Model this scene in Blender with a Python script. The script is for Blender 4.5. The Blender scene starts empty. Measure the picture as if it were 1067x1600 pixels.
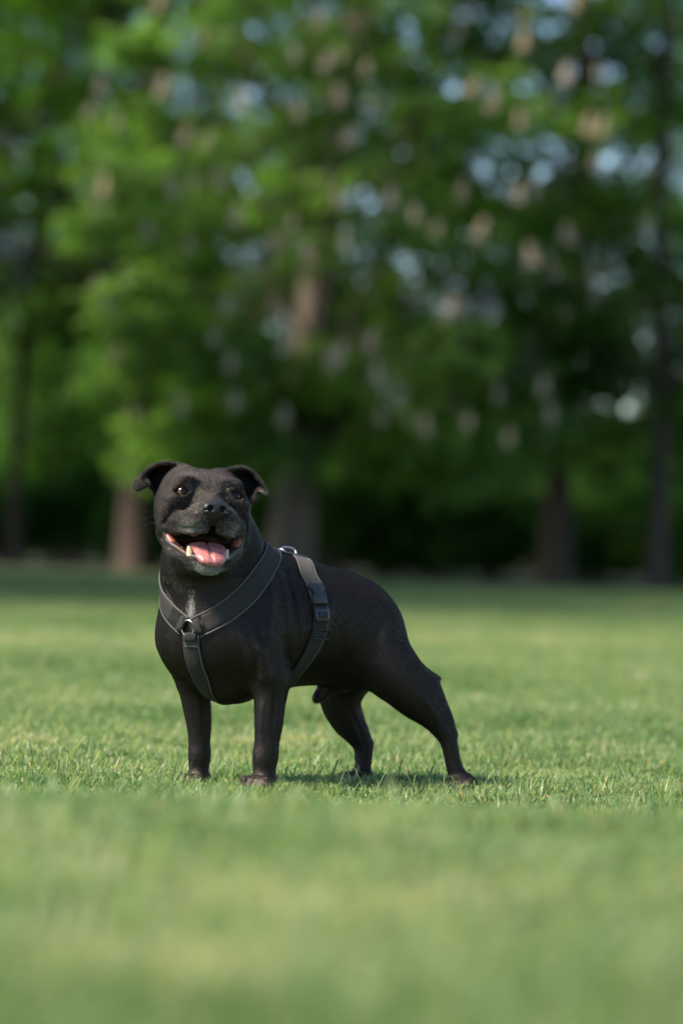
import bpy, math, random
import numpy as np
from mathutils import Vector, Matrix, noise
from mathutils.bvhtree import BVHTree

random.seed(7)
rng = np.random.default_rng(11)
S = bpy.context.scene
COL = S.collection
R_ = math.radians

# ------------------------------------------------------------ camera, sky, sun, exposure
CAM_H = 0.404
ROLL = R_(1.8)
PITCH = math.atan(30 / 5974)
cam_d = bpy.data.cameras.new('camera')
cam = bpy.data.objects.new('camera', cam_d); COL.objects.link(cam)
fwd = Vector((0, math.cos(PITCH), math.sin(PITCH)))
rgt0 = Vector((1, 0, 0)); up0 = rgt0.cross(fwd)
RGT = rgt0 * math.cos(ROLL) + up0 * math.sin(ROLL)
UPV = up0 * math.cos(ROLL) - rgt0 * math.sin(ROLL)
M = Matrix((RGT, UPV, -fwd)).transposed().to_4x4()
M.translation = Vector((0, 0, CAM_H))
cam.matrix_world = M
cam_d.sensor_fit = 'VERTICAL'; cam_d.sensor_height = 36; cam_d.sensor_width = 24
cam_d.lens = 36 * 5974 / 1600
cam_d.clip_start = 0.05; cam_d.clip_end = 3000
cam_d.dof.use_dof = True; cam_d.dof.focus_distance = 5.74; cam_d.dof.aperture_fstop = 3.2
S.camera = cam

SUN_EL, SUN_AZ = 51, 246          # azimuth measured clockwise from +Y: from the left, a little in front of the dog
w = bpy.data.worlds.new('World'); S.world = w; w.use_nodes = True
nt = w.node_tree; bg = nt.nodes['Background']
sky = nt.nodes.new('ShaderNodeTexSky'); sky.sky_type = 'NISHITA'; sky.sun_disc = False
sky.sun_elevation = R_(SUN_EL); sky.sun_rotation = R_(SUN_AZ); sky.air_density = 0.8; sky.dust_density = 0.2; sky.ozone_density = 2.5
nt.links.new(sky.outputs[0], bg.inputs[0]); bg.inputs[1].default_value = 0.10
sd = bpy.data.lights.new('sun', 'SUN'); sd.energy = 3.8; sd.angle = R_(14); sd.color = (1.0, 0.91, 0.77)
so = bpy.data.objects.new('sun', sd); COL.objects.link(so)
sdir = Vector((math.sin(R_(SUN_AZ)) * math.cos(R_(SUN_EL)), math.cos(R_(SUN_AZ)) * math.cos(R_(SUN_EL)), math.sin(R_(SUN_EL))))
so.rotation_euler = sdir.to_track_quat('Z', 'Y').to_euler(); so.location = sdir * 50
S.view_settings.view_transform = 'Standard'; S.view_settings.look = 'None'
S.view_settings.exposure = 1.08; S.view_settings.gamma = 1
S.render.engine = 'CYCLES'
S.cycles.max_bounces = 8; S.cycles.transparent_max_bounces = 8
S.cycles.use_denoising = True

# ------------------------------------------------------------ helpers
def tag(o, label=None, cat=None, group=None, kind=None):
    if label: o['label'] = label
    if cat: o['category'] = cat
    if group: o['group'] = group
    if kind: o['kind'] = kind
    return o

def empty(name, loc=(0, 0, 0)):
    o = bpy.data.objects.new(name, None); COL.objects.link(o); o.location = loc
    o.empty_display_size = 0.1
    return o

def mesh_np(name, V, F, mat=None, parent=None, smooth=True, nper=None):
    """V (n,3), F (m,k) arrays, all faces with k corners"""
    V = np.asarray(V, np.float32); F = np.asarray(F, np.int32)
    me = bpy.data.meshes.new(name)
    me.vertices.add(len(V)); me.vertices.foreach_set('co', V.ravel())
    k = F.shape[1]
    me.loops.add(F.size); me.loops.foreach_set('vertex_index', F.ravel())
    me.polygons.add(len(F))
    me.polygons.foreach_set('loop_start', np.arange(0, F.size, k, dtype=np.int32))
    if smooth: me.polygons.foreach_set('use_smooth', np.ones(len(F), bool))
    me.update(calc_edges=True); me.validate()
    if mat: me.materials.append(mat)
    o = bpy.data.objects.new(name, me); COL.objects.link(o)
    if parent: o.parent = parent; o.matrix_parent_inverse = Matrix.Translation(-parent.location)
    return o

def colattr(o, name, A):
    a = o.data.attributes.new(name, 'FLOAT', 'POINT')
    a.data.foreach_set('value', np.asarray(A, np.float32))

def px(x, y, wmm=0.0):
    """photo pixel + depth beyond the dog's plane (mm) -> world metres"""
    Y = 5.8 + wmm / 1000
    d = fwd + RGT * ((x - 533.5) / 5974) + UPV * ((800 - y) / 5974)
    t = Y / d.y
    return np.array((d.x * t, d.y * t, CAM_H + d.z * t))

def newmat(name):
    m = bpy.data.materials.new(name); m.use_nodes = True
    return m, m.node_tree, m.node_tree.nodes['Principled BSDF']

def N(nt, t, **kw):
    n = nt.nodes.new(t)
    for k, v in kw.items():
        if k.startswith('i_'):
            n.inputs[k[2:].replace('_', ' ')].default_value = v
        else: setattr(n, k, v)
    return n

def ramp(nt, stops, inp):
    r = nt.nodes.new('ShaderNodeValToRGB')
    e = r.color_ramp.elements
    while len(e) < len(stops): e.new(0.5)
    for el, (p, c) in zip(e, stops): el.position = p; el.color = (*c, 1)
    nt.links.new(inp, r.inputs[0]); return r

def tube(path, radii, sides=8, caps=True):
    """tapered tube along a polyline -> V, F (quads)"""
    P = [Vector(p) for p in path]; V = []; F = []
    n = len(P); prev = None
    for i, p in enumerate(P):
        t = (P[min(i + 1, n - 1)] - P[max(i - 1, 0)]).normalized()
        if prev is None:
            a = t.orthogonal().normalized()
        else:
            a = (prev - t * prev.dot(t)).normalized()
        prev = a; b = t.cross(a)
        for j in range(sides):
            an = 2 * math.pi * j / sides
            V.append(p + (a * math.cos(an) + b * math.sin(an)) * radii[i])
    for i in range(n - 1):
        for j in range(sides):
            F.append((i * sides + j, i * sides + (j + 1) % sides, (i + 1) * sides + (j + 1) % sides, (i + 1) * sides + j))
    if caps:
        for base, c in ((0, P[0]), ((n - 1) * sides, P[-1])):
            V.append(c); k = len(V) - 1
            for j in range(0, sides, 2):
                F.append((k, base + j, base + (j + 1) % sides, base + (j + 2) % sides))
    return [tuple(v) for v in V], F

class MB:
    def __init__(s): s.V = []; s.F = []
    def add(s, V, F):
        b = len(s.V); s.V += [tuple(v) for v in V]; s.F += [tuple(i + b for i in f) for f in F]
    def tube(s, path, radii, sides=8):
        if not hasattr(radii, '__len__'): radii = [radii] * len(path)
        s.add(*tube(path, radii, sides))
    def build(s, name, mat, parent=None, smooth=True):
        me = bpy.data.meshes.new(name); me.from_pydata(s.V, [], s.F); me.materials.append(mat)
        if smooth: me.polygons.foreach_set('use_smooth', [True] * len(me.polygons))
        me.update()
        o = bpy.data.objects.new(name, me); COL.objects.link(o)
        if parent: o.parent = parent; o.matrix_parent_inverse = Matrix.Translation(-parent.location)
        return o

def catmull(P, n):
    P = np.asarray(P, float); m = len(P)
    out = []
    Q = np.vstack([2 * P[0] - P[1], P, 2 * P[-1] - P[-2]])
    for i in range(m - 1):
        p0, p1, p2, p3 = Q[i:i + 4]
        for t in np.linspace(0, 1, n, endpoint=False):
            out.append(0.5 * (2 * p1 + (p2 - p0) * t + (2 * p0 - 5 * p1 + 4 * p2 - p3) * t * t + (3 * p1 - p0 - 3 * p2 + p3) * t ** 3))
    out.append(P[-1]); return np.array(out)

# ------------------------------------------------------------ materials
def leaf_mat(name, c0, c1, trans, tint=0.55):
    m, t, b = newmat(name)
    g = N(t, 'ShaderNodeNewGeometry')
    no = N(t, 'ShaderNodeTexNoise', i_Scale=0.9, i_Detail=3.0); t.links.new(g.outputs['Position'], no.inputs['Vector'])
    at = N(t, 'ShaderNodeAttribute', attribute_name='rnd')
    mx = N(t, 'ShaderNodeMath', operation='ADD'); t.links.new(no.outputs['Fac'], mx.inputs[0]); t.links.new(at.outputs['Fac'], mx.inputs[1])
    mm = N(t, 'ShaderNodeMath', operation='MULTIPLY'); mm.inputs[1].default_value = 0.62; t.links.new(mx.outputs[0], mm.inputs[0])
    r = ramp(t, [(0.25, c0), (0.75, c1)], mm.outputs[0])
    t.links.new(r.outputs[0], b.inputs['Base Color'])
    b.inputs['Roughness'].default_value = 0.6; b.inputs['Specular IOR Level'].default_value = 0.2
    tr = N(t, 'ShaderNodeBsdfTranslucent')
    mc = N(t, 'ShaderNodeMixRGB', blend_type='MULTIPLY'); mc.inputs[0].default_value = 1; mc.inputs[2].default_value = (*trans, 1)
    t.links.new(r.outputs[0], mc.inputs[1]); t.links.new(mc.outputs[0], tr.inputs[0])
    ms = N(t, 'ShaderNodeMixShader'); ms.inputs[0].default_value = tint
    t.links.new(b.outputs[0], ms.inputs[1]); t.links.new(tr.outputs[0], ms.inputs[2])
    t.links.new(ms.outputs[0], t.nodes['Material Output'].inputs[0])
    return m

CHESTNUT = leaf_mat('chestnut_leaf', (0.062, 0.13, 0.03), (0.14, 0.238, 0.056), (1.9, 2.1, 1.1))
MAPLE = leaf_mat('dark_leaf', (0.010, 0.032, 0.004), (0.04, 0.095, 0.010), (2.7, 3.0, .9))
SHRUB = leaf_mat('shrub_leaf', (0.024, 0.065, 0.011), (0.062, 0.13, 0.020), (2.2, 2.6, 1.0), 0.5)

BARK, t, b = newmat('bark')
g = N(t, 'ShaderNodeTexCoord'); mp = N(t, 'ShaderNodeMapping'); mp.inputs['Scale'].default_value = (9, 9, 1.6)
t.links.new(g.outputs['Object'], mp.inputs[0])
no = N(t, 'ShaderNodeTexNoise', i_Scale=2.2, i_Detail=8.0); t.links.new(mp.outputs[0], no.inputs['Vector'])
r = ramp(t, [(0.3, (0.10, 0.074, 0.056)), (0.75, (0.25, 0.19, 0.145))], no.outputs['Fac'])
t.links.new(r.outputs[0], b.inputs['Base Color']); b.inputs['Roughness'].default_value = 0.9
bp = N(t, 'ShaderNodeBump', i_Strength=0.7, i_Distance=0.03); t.links.new(no.outputs['Fac'], bp.inputs['Height']); t.links.new(bp.outputs[0], b.inputs['Normal'])

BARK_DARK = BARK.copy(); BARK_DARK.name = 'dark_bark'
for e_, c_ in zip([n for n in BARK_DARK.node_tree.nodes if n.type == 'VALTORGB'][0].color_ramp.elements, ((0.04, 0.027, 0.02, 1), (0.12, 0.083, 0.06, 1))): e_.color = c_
PETAL, t, b = newmat('blossom')
at = N(t, 'ShaderNodeNewGeometry'); no = N(t, 'ShaderNodeTexNoise', i_Scale=25.0)
t.links.new(at.outputs['Position'], no.inputs['Vector'])
r = ramp(t, [(0.35, (0.56, 0.40, 0.28)), (0.65, (0.72, 0.60, 0.43))], no.outputs['Fac']); t.links.new(r.outputs[0], b.inputs['Base Color'])
b.inputs['Roughness'].default_value = 0.7

# ------------------------------------------------------------ ground
def ground_mat():
    m, t, b = newmat('lawn_soil')
    g = N(t, 'ShaderNodeNewGeometry')
    n1 = N(t, 'ShaderNodeTexNoise', i_Scale=0.35, i_Detail=4.0); t.links.new(g.outputs['Position'], n1.inputs['Vector'])
    r = ramp(t, [(0.35, (0.05, 0.085, 0.02)), (0.65, (0.09, 0.11, 0.035))], n1.outputs['Fac'])
    n2 = N(t, 'ShaderNodeTexNoise', i_Scale=60.0, i_Detail=6.0); t.links.new(g.outputs['Position'], n2.inputs['Vector'])
    mx = N(t, 'ShaderNodeMixRGB', blend_type='MULTIPLY'); mx.inputs[0].default_value = 0.7
    t.links.new(r.outputs[0], mx.inputs[1]); t.links.new(n2.outputs['Fac'], mx.inputs[2])
    t.links.new(mx.outputs[0], b.inputs['Base Color']); b.inputs['Roughness'].default_value = 1
    return m
GS = 60
xs = np.concatenate([np.linspace(-900, -30, 14), np.linspace(-28, 28, GS), np.linspace(30, 900, 14)])
ys = np.concatenate([np.linspace(-300, -6, 8), np.linspace(-5, 1.8, 8), np.linspace(2, 6, 50), np.linspace(7, 60, GS), np.linspace(65, 1500, 14)])
RISE, RA, RB = 0.135, 5.60, 3.0        # the lawn swells up a little between the dog and the camera
def ground_z(y):
    t = np.clip((RA - y) / (RA - RB), 0, 1); return RISE * t * t * (3 - 2 * t)
GX, GY = np.meshgrid(xs, ys, indexing='ij'); V = np.stack([GX, GY, ground_z(GY) - 0.002], -1).reshape(-1, 3)
ii, jj = np.meshgrid(np.arange(len(xs) - 1), np.arange(len(ys) - 1), indexing='ij'); ny_ = len(ys)
a = (ii * ny_ + jj).ravel(); F = np.stack([a, a + ny_, a + ny_ + 1, a + 1], -1)
tag(mesh_np('ground', V, F, ground_mat()), kind='structure')

# ------------------------------------------------------------ lawn grass: one patch of blades repeated by geometry nodes
def grass_mat():
    m, t, b = newmat('grass_blade')
    g = N(t, 'ShaderNodeNewGeometry')
    n1 = N(t, 'ShaderNodeTexNoise', i_Scale=0.55, i_Detail=3.0); t.links.new(g.outputs['Position'], n1.inputs['Vector'])
    n2 = N(t, 'ShaderNodeTexNoise', i_Scale=4.5, i_Detail=3.0); t.links.new(g.outputs['Position'], n2.inputs['Vector'])
    at = N(t, 'ShaderNodeAttribute', attribute_name='rnd')
    a1 = N(t, 'ShaderNodeMath', operation='MULTIPLY_ADD'); a1.inputs[1].default_value = 0.9
    t.links.new(n2.outputs['Fac'], a1.inputs[0]); t.links.new(n1.outputs['Fac'], a1.inputs[2])
    a2 = N(t, 'ShaderNodeMath', operation='MULTIPLY_ADD'); a2.inputs[1].default_value = 0.35
    t.links.new(at.outputs['Fac'], a2.inputs[0]); t.links.new(a1.outputs[0], a2.inputs[2])
    a3 = N(t, 'ShaderNodeMath', operation='MULTIPLY'); a3.inputs[1].default_value = 0.5; t.links.new(a2.outputs[0], a3.inputs[0])
    r = ramp(t, [(0.36, (0.07, 0.15, 0.035)), (0.50, (0.145, 0.24, 0.08)), (0.63, (0.25, 0.33, 0.14)), (0.76, (0.44, 0.41, 0.23))], a3.outputs[0])
    # a few straw coloured blades
    gt = N(t, 'ShaderNodeMath', operation='GREATER_THAN'); gt.inputs[1].default_value = 0.94; t.links.new(at.outputs['Fac'], gt.inputs[0])
    mx = N(t, 'ShaderNodeMixRGB'); mx.inputs[2].default_value = (0.42, 0.36, 0.17, 1); t.links.new(gt.outputs[0], mx.inputs[0]); t.links.new(r.outputs[0], mx.inputs[1])
    t.links.new(mx.outputs[0], b.inputs['Base Color']); b.inputs['Roughness'].default_value = 0.45; b.inputs['Specular IOR Level'].default_value = 0.55
    tr = N(t, 'ShaderNodeBsdfTranslucent')
    mc = N(t, 'ShaderNodeMixRGB', blend_type='MULTIPLY'); mc.inputs[0].default_value = 1; mc.inputs[2].default_value = (1.9, 1.9, 1.3, 1)
    t.links.new(mx.outputs[0], mc.inputs[1]); t.links.new(mc.outputs[0], tr.inputs[0])
    ms = N(t, 'ShaderNodeMixShader'); ms.inputs[0].default_value = 0.45
    t.links.new(b.outputs[0], ms.inputs[1]); t.links.new(tr.outputs[0], ms.inputs[2])
    t.links.new(ms.outputs[0], t.nodes['Material Output'].inputs[0])
    return m

def grass_patch(size=0.5, n=8500):
    x = rng.uniform(-size / 2, size / 2, n); y = rng.uniform(-size / 2, size / 2, n)
    tuft = rng.uniform(-size / 2, size / 2, (260, 2))
    k = rng.integers(0, 260, n); use = rng.random(n) < 0.6
    x = np.where(use, tuft[k, 0] + rng.normal(0, 0.008, n), x); y = np.where(use, tuft[k, 1] + rng.normal(0, 0.008, n), y)
    h = rng.uniform(0.009, 0.026, n) * np.where(rng.random(n) < 0.02, rng.uniform(1.4, 2.1, n), 1)
    th = rng.uniform(0, 2 * np.pi, n); lean = rng.uniform(0.1, 1.0, n) * h
    wd = rng.uniform(0.0008, 0.0020, n)
    th2 = th + np.pi / 2 + rng.normal(0, 0.5, n)
    d = np.stack([np.cos(th), np.sin(th)], -1); s = np.stack([np.cos(th2), np.sin(th2)], -1)
    def pt(f, ww, hh):
        P = np.zeros((n, 3)); P[:, 0] = x + d[:, 0] * lean * f + s[:, 0] * wd * ww; P[:, 1] = y + d[:, 1] * lean * f + s[:, 1] * wd * ww
        P[:, 2] = h * hh; return P
    rows = [pt(0, -.8, -.03), pt(0, .8, -.03), pt(.22, 1, .5), pt(.22, -1, .5), pt(.62, .7, .85), pt(.62, -.7, .85), pt(1.05, .08, 1.0 ), pt(1.05, -.08, 1.0)]
    rows[6][:, 2] -= lean * 0.25; rows[7][:, 2] -= lean * 0.25
    V = np.stack(rows, 1).reshape(-1, 3)
    o8 = np.arange(n)[:, None] * 8
    F = np.concatenate([o8 + np.array([[0, 1, 2, 3]]), o8 + np.array([[3, 2, 4, 5]]), o8 + np.array([[5, 4, 6, 7]])])
    rn = np.repeat(rng.random(n), 8)
    # clover-like little round leaves
    m = 420
    cx = rng.uniform(-size / 2, size / 2, m); cy = rng.uniform(-size / 2, size / 2, m); cz = rng.uniform(0.006, 0.014, m)
    VV = []; FF = []; b0 = len(V)
    for i in range(m):
        a0 = rng.uniform(0, 6.28)
        for q in range(3):
            an = a0 + q * 2.094; rr = 0.0055
            c = np.array([cx[i] + math.cos(an) * rr, cy[i] + math.sin(an) * rr, cz[i] + rng.uniform(-.001, .001)])
            u = np.array([math.cos(an), math.sin(an), rng.uniform(-.3, .3)]) * rr; v = np.array([-math.sin(an), math.cos(an), rng.uniform(-.3, .3)]) * rr * .9
            kk = b0 + len(VV); VV += [c - u, c - v * 0.9 + u * .2, c + u, c + v * 0.9 + u * .2]; FF.append((kk, kk + 1, kk + 2, kk + 3))
    V = np.vstack([V, np.array(VV)]); F = np.vstack([F, np.array(FF)])
    rn = np.concatenate([rn, np.repeat(rng.uniform(0, .5, m), 12)])
    return V, F, rn

V, F, rn = grass_patch()
lawn = mesh_np('lawn_grass', V, F, grass_mat(), smooth=True); colattr(lawn, 'rnd', rn)
tag(lawn, 'short mown green grass of the lawn all around the dog', 'grass', kind='stuff')
ng = bpy.data.node_groups.new('lawn_scatter', 'GeometryNodeTree')
ng.interface.new_socket('Geometry', in_out='INPUT', socket_type='NodeSocketGeometry')
ng.interface.new_socket('Geometry', in_out='OUTPUT', socket_type='NodeSocketGeometry')
gi = ng.nodes.new('NodeGroupInput'); go = ng.nodes.new('NodeGroupOutput')
grid = ng.nodes.new('GeometryNodeMeshGrid')
LX, LY, Y0 = 26.0, 28.8, 0.8
for k, v in (('Size X', LX), ('Size Y', LY), ('Vertices X', int(LX / .42) + 1), ('Vertices Y', int(LY / .42) + 1)): grid.inputs[k].default_value = v
tf = ng.nodes.new('GeometryNodeTransform'); tf.inputs['Translation'].default_value = (0, Y0 + LY / 2, 0)
iop = ng.nodes.new('GeometryNodeInstanceOnPoints')
rv = ng.nodes.new('FunctionNodeRandomValue'); rv.data_type = 'FLOAT_VECTOR'
rv.inputs[0].default_value = (0, 0, 0); rv.inputs[1].default_value = (0, 0, 6.28)
rs = ng.nodes.new('FunctionNodeRandomValue'); rs.data_type = 'FLOAT_VECTOR'
rs.inputs[0].default_value = (1.0, 1.0, 0.75); rs.inputs[1].default_value = (1.15, 1.15, 1.4)
L = ng.links.new
pos = ng.nodes.new('GeometryNodeInputPosition'); sep = ng.nodes.new('ShaderNodeSeparateXYZ'); L(pos.outputs[0], sep.inputs[0])
def rise(off):
    ad = ng.nodes.new('ShaderNodeMath'); ad.operation = 'ADD'; ad.inputs[1].default_value = off; L(sep.outputs[1], ad.inputs[0])
    mr = ng.nodes.new('ShaderNodeMapRange'); mr.interpolation_type = 'SMOOTHSTEP'
    for k, v in (('From Min', RB), ('From Max', RA), ('To Min', RISE), ('To Max', 0.0)): mr.inputs[k].default_value = v
    L(ad.outputs[0], mr.inputs['Value']); return mr.outputs['Result']
sp = ng.nodes.new('GeometryNodeSetPosition'); cx_ = ng.nodes.new('ShaderNodeCombineXYZ'); L(rise(0.0), cx_.inputs[2])
L(grid.outputs['Mesh'], tf.inputs['Geometry']); L(tf.outputs[0], sp.inputs['Geometry']); L(cx_.outputs[0], sp.inputs['Offset']); L(sp.outputs[0], iop.inputs['Points'])
df = ng.nodes.new('ShaderNodeMath'); df.operation = 'SUBTRACT'; L(rise(0.1), df.inputs[0]); L(rise(-0.1), df.inputs[1])
dm = ng.nodes.new('ShaderNodeMath'); dm.operation = 'MULTIPLY'; dm.inputs[1].default_value = 5.0; L(df.outputs[0], dm.inputs[0])
tr_ = ng.nodes.new('ShaderNodeCombineXYZ'); L(dm.outputs[0], tr_.inputs[0])
ri = ng.nodes.new('GeometryNodeRotateInstances'); ri.inputs['Local Space'].default_value = False; L(pos.outputs[0], ri.inputs['Pivot Point']); L(gi.outputs[0], iop.inputs['Instance'])
L(rv.outputs[0], iop.inputs['Rotation']); L(rs.outputs[0], iop.inputs['Scale']); L(iop.outputs[0], ri.inputs['Instances']); L(tr_.outputs[0], ri.inputs['Rotation']); L(ri.outputs[0], go.inputs[0])
md = lawn.modifiers.new('scatter', 'NODES'); md.node_group = ng

# ------------------------------------------------------------ trees
def leaves(P, up, size, nl=5, droop=0.35, seed=0):
    """palmate leaves: nl rhombic leaflets radiating from each point P; returns V,F,rnd"""
    r = np.random.default_rng(seed); n = len(P)
    nrm = up + r.normal(0, 0.42, (n, 3)); nrm /= np.linalg.norm(nrm, axis=1)[:, None]
    a = np.cross(nrm, r.normal(0, 1, (n, 3))); a /= np.linalg.norm(a, axis=1)[:, None]; b = np.cross(nrm, a)
    sz = size * r.uniform(0.65, 1.2, n)[:, None]
    Vs = []
    for q in range(nl):
        an = -2.1 + 4.2 * q / (nl - 1) if nl > 1 else 0
        L = sz * (1 - 0.22 * abs(an) / 2.1)
        d = a * math.cos(an) + b * math.sin(an); e = -a * math.sin(an) + b * math.cos(an)
        w_ = L * 0.21
        Vs += [P, P + d * L * .62 + e * w_ - nrm * L * droop * .25, P + d * L - nrm * L * droop, P + d * L * .62 - e * w_ - nrm * L * droop * .25]
    V = np.stack(Vs, 1).reshape(-1, 3)
    F = np.arange(len(V)).reshape(-1, 4)
    return V, F, np.repeat(r.random(n), 4 * nl)

def make_tree(name, label, cat, group, X, Y, H, r0, crown_r, z0, n_clump, per, leaf, mat, lean=(0, 0), seed=1, flowers=0, nl=5, clump_r=0.6, gap=0.0, cdx=0.0, minr=0.35):
    r = random.Random(seed); rn_ = np.random.default_rng(seed)
    root = empty(name, (X, Y, 0)); tag(root, label, cat, group)
    # trunk
    path = []; rad = []
    for i in range(11):
        f = i / 10; z = f * H * 0.8
        path.append((X + lean[0] * z + math.sin(z * 0.9 + seed) * 0.03 * z ** .5, Y + lean[1] * z + math.cos(z * 0.7 + seed) * 0.03, z - 0.05))
        rad.append(r0 * ((1 - 0.75 * f) + 0.28 * math.exp(-z / 0.15)))
    tm = MB(); tm.tube(path, rad, 12)
    P = []; U = []
    tips = []
    for k in range(n_clump):
        f = (k + 0.5) / n_clump
        z = z0 + (H - z0) * f ** 1.35
        fr = (z - z0) / (H - z0)
        prof = math.sin(math.pi * min(1, 0.22 + 0.80 * fr)) ** 0.7
        R0 = crown_r * prof
        an = k * 2.39996 + r.uniform(-.4, .4); rr = R0 * math.sqrt(r.uniform(minr ** 2, 1))
        cz = z - 0.22 * rr * (1 - fr) + r.uniform(-.25, .25)
        c = np.array([X + cdx + lean[0] * z + math.cos(an) * rr, Y + lean[1] * z + math.sin(an) * rr, max(cz, z0 * .8)])
        tips.append(c)
        n = int(per * r.uniform(0.6, 1.3))
        d = rn_.normal(0, 1, (n, 3)); d /= np.linalg.norm(d, axis=1)[:, None]
        rad_ = clump_r * r.uniform(.7, 1.3) * rn_.uniform(0.25, 1, n)[:, None] ** .6
        p = c + d * rad_ * np.array([1.15, 1.15, 0.62])
        P.append(p); U.append(d * 0.7 + np.array([0, 0, 0.9]))
        # limb to the clump
        if k % 3 == 0:
            zb = max(0.7 * z0 + 0.3, c[2] - rr * 0.75 - 0.3); i0 = min(10, max(0, zb / (H * .08)))
            pb = catmull(path, 4)[int(min(40, i0 * 4))]
            mid = (pb + c) / 2 + np.array([0, 0, 0.18 * rr])
            lp = catmull([pb, mid, c], 4); l0 = r0 * 0.13 * (1 - .5 * fr)
            tm.tube(lp, np.linspace(l0, 0.012, len(lp)), 6)
            for q in range(3):   # twigs
                e = c + rn_.normal(0, 1, 3) * clump_r * .6; s = lp[-3]
                tm.tube([s, (s + e) / 2 + np.array([0, 0, .05]), e], [0.014, 0.01, 0.005], 5)
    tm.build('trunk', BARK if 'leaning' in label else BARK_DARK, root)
    P = np.vstack(P); U = np.vstack(U)
    V, F, rn2 = leaves(P, U, leaf, nl, seed=seed)
    cr = mesh_np('crown', V, F, mat, root, smooth=False); colattr(cr, 'rnd', rn2)
    if flowers:
        src = None
        fm = MB()
        for i in range(46):                           # upright candle: a cone of small petals round a stalk
            h = i / 46 * 0.2; a_ = i * 2.4; rr = 0.046 * (1 - h / 0.24)
            c = Vector((math.cos(a_) * rr, math.sin(a_) * rr, h + 0.02)); o_ = Vector((math.cos(a_), math.sin(a_), .5)).normalized()
            s_ = o_.orthogonal().normalized(); t_ = o_.cross(s_)
            for q in range(4):
                aa = q * math.pi / 2; dd = s_ * math.cos(aa) + t_ * math.sin(aa); ee = o_.cross(dd)
                fm.add([c, c + dd * .014 + ee * .008, c + dd * .022 + o_ * .004, c + dd * .014 - ee * .008], [(0, 1, 2, 3)])
        fm.tube([(0, 0, -.04), (0, 0, .2)], [.005, .003], 5)
        bins = {}
        for i in range(len(P)):
            if 1.0 < P[i][2] < 4.7 and abs(P[i][0] - X - cdx - 0.2) < 2.0:
                kk = (int(P[i][0] / .36 + 100), int(P[i][2] / .31))
                if kk not in bins or P[i][1] < P[bins[kk]][1]: bins[kk] = i
        shell = list(bins.values()); r.shuffle(shell); flowers = min(flowers, len(shell))
        for i in range(flowers):
            j = shell[i]; pos = P[j] + np.array([0, -0.32, 0.06])
            if src is None:
                o = fm.build('flower_cluster', PETAL, None, False); src = o
            else:
                o = src.copy(); COL.objects.link(o)
            o.parent = root; o.location = Vector(pos) - root.location; s_ = r.uniform(.7, 1.1); o.scale = (s_, s_, s_ * .72)
            o.rotation_euler = (r.uniform(-.3, .3), r.uniform(-.3, .3), r.uniform(0, 6))
    return root

def X_at(pxx, D): return (pxx - 533.5) / 5974 * D

TG = 'trees along the far edge of the lawn'
make_tree('chestnut_tree', 'flowering chestnut with pale pink candles, its leaning grey brown trunk right behind the dog', 'tree', TG,
          X_at(452, 29.6), 29.6, 11, 0.17, 2.35, 1.15, 300, 50, 0.135, CHESTNUT, lean=(0.085, 0.02), seed=3, cdx=0.15, flowers=98, clump_r=0.42, minr=.15)
make_tree('chestnut_tree', 'chestnut with low hanging leaves and few blossoms beside the rightmost dark trunk', 'tree', TG,
          X_at(868, 33), 33, 11, 0.13, 3.0, 1.3, 250, 38, 0.135, CHESTNUT, lean=(0.02, 0.02), seed=5, flowers=60, clump_r=0.42, minr=.15)
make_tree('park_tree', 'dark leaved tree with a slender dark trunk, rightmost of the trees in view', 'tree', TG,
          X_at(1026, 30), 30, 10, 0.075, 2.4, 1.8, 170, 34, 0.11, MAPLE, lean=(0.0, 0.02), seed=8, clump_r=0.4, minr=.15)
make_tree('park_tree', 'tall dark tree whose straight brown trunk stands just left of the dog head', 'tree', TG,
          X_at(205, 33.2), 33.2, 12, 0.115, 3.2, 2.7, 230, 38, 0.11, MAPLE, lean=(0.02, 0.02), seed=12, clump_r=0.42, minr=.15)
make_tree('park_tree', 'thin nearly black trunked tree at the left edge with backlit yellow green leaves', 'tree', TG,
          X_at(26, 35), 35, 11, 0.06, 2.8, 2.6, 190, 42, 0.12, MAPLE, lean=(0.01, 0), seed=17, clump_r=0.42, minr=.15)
OBJ_DONE = True

# woodland floor beyond the lawn: leaf litter and bare earth, tree shade included in its dark colour
WF, t, b = newmat('leaf_litter')
g = N(t, 'ShaderNodeNewGeometry'); no = N(t, 'ShaderNodeTexNoise', i_Scale=3.0, i_Detail=8.0); t.links.new(g.outputs['Position'], no.inputs['Vector'])
r = ramp(t, [(0.3, (0.022, 0.028, 0.010)), (0.7, (0.06, 0.055, 0.025))], no.outputs['Fac']); t.links.new(r.outputs[0], b.inputs['Base Color']); b.inputs['Roughness'].default_value = 1
xs = np.linspace(-60, 60, 121); e0 = 29.4 + 0.25 * np.sin(xs * 1.3) + 0.2 * np.sin(xs * 3.1)
V = np.concatenate([np.stack([xs, e0, xs * 0 + .006], -1), np.stack([xs, xs * 0 + 110, xs * 0 + .006], -1)]); k = np.arange(120)
tag(mesh_np('woodland_floor', V, np.stack([k, k + 1, k + 122, k + 121], -1), WF, None, smooth=False), kind='structure')

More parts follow.
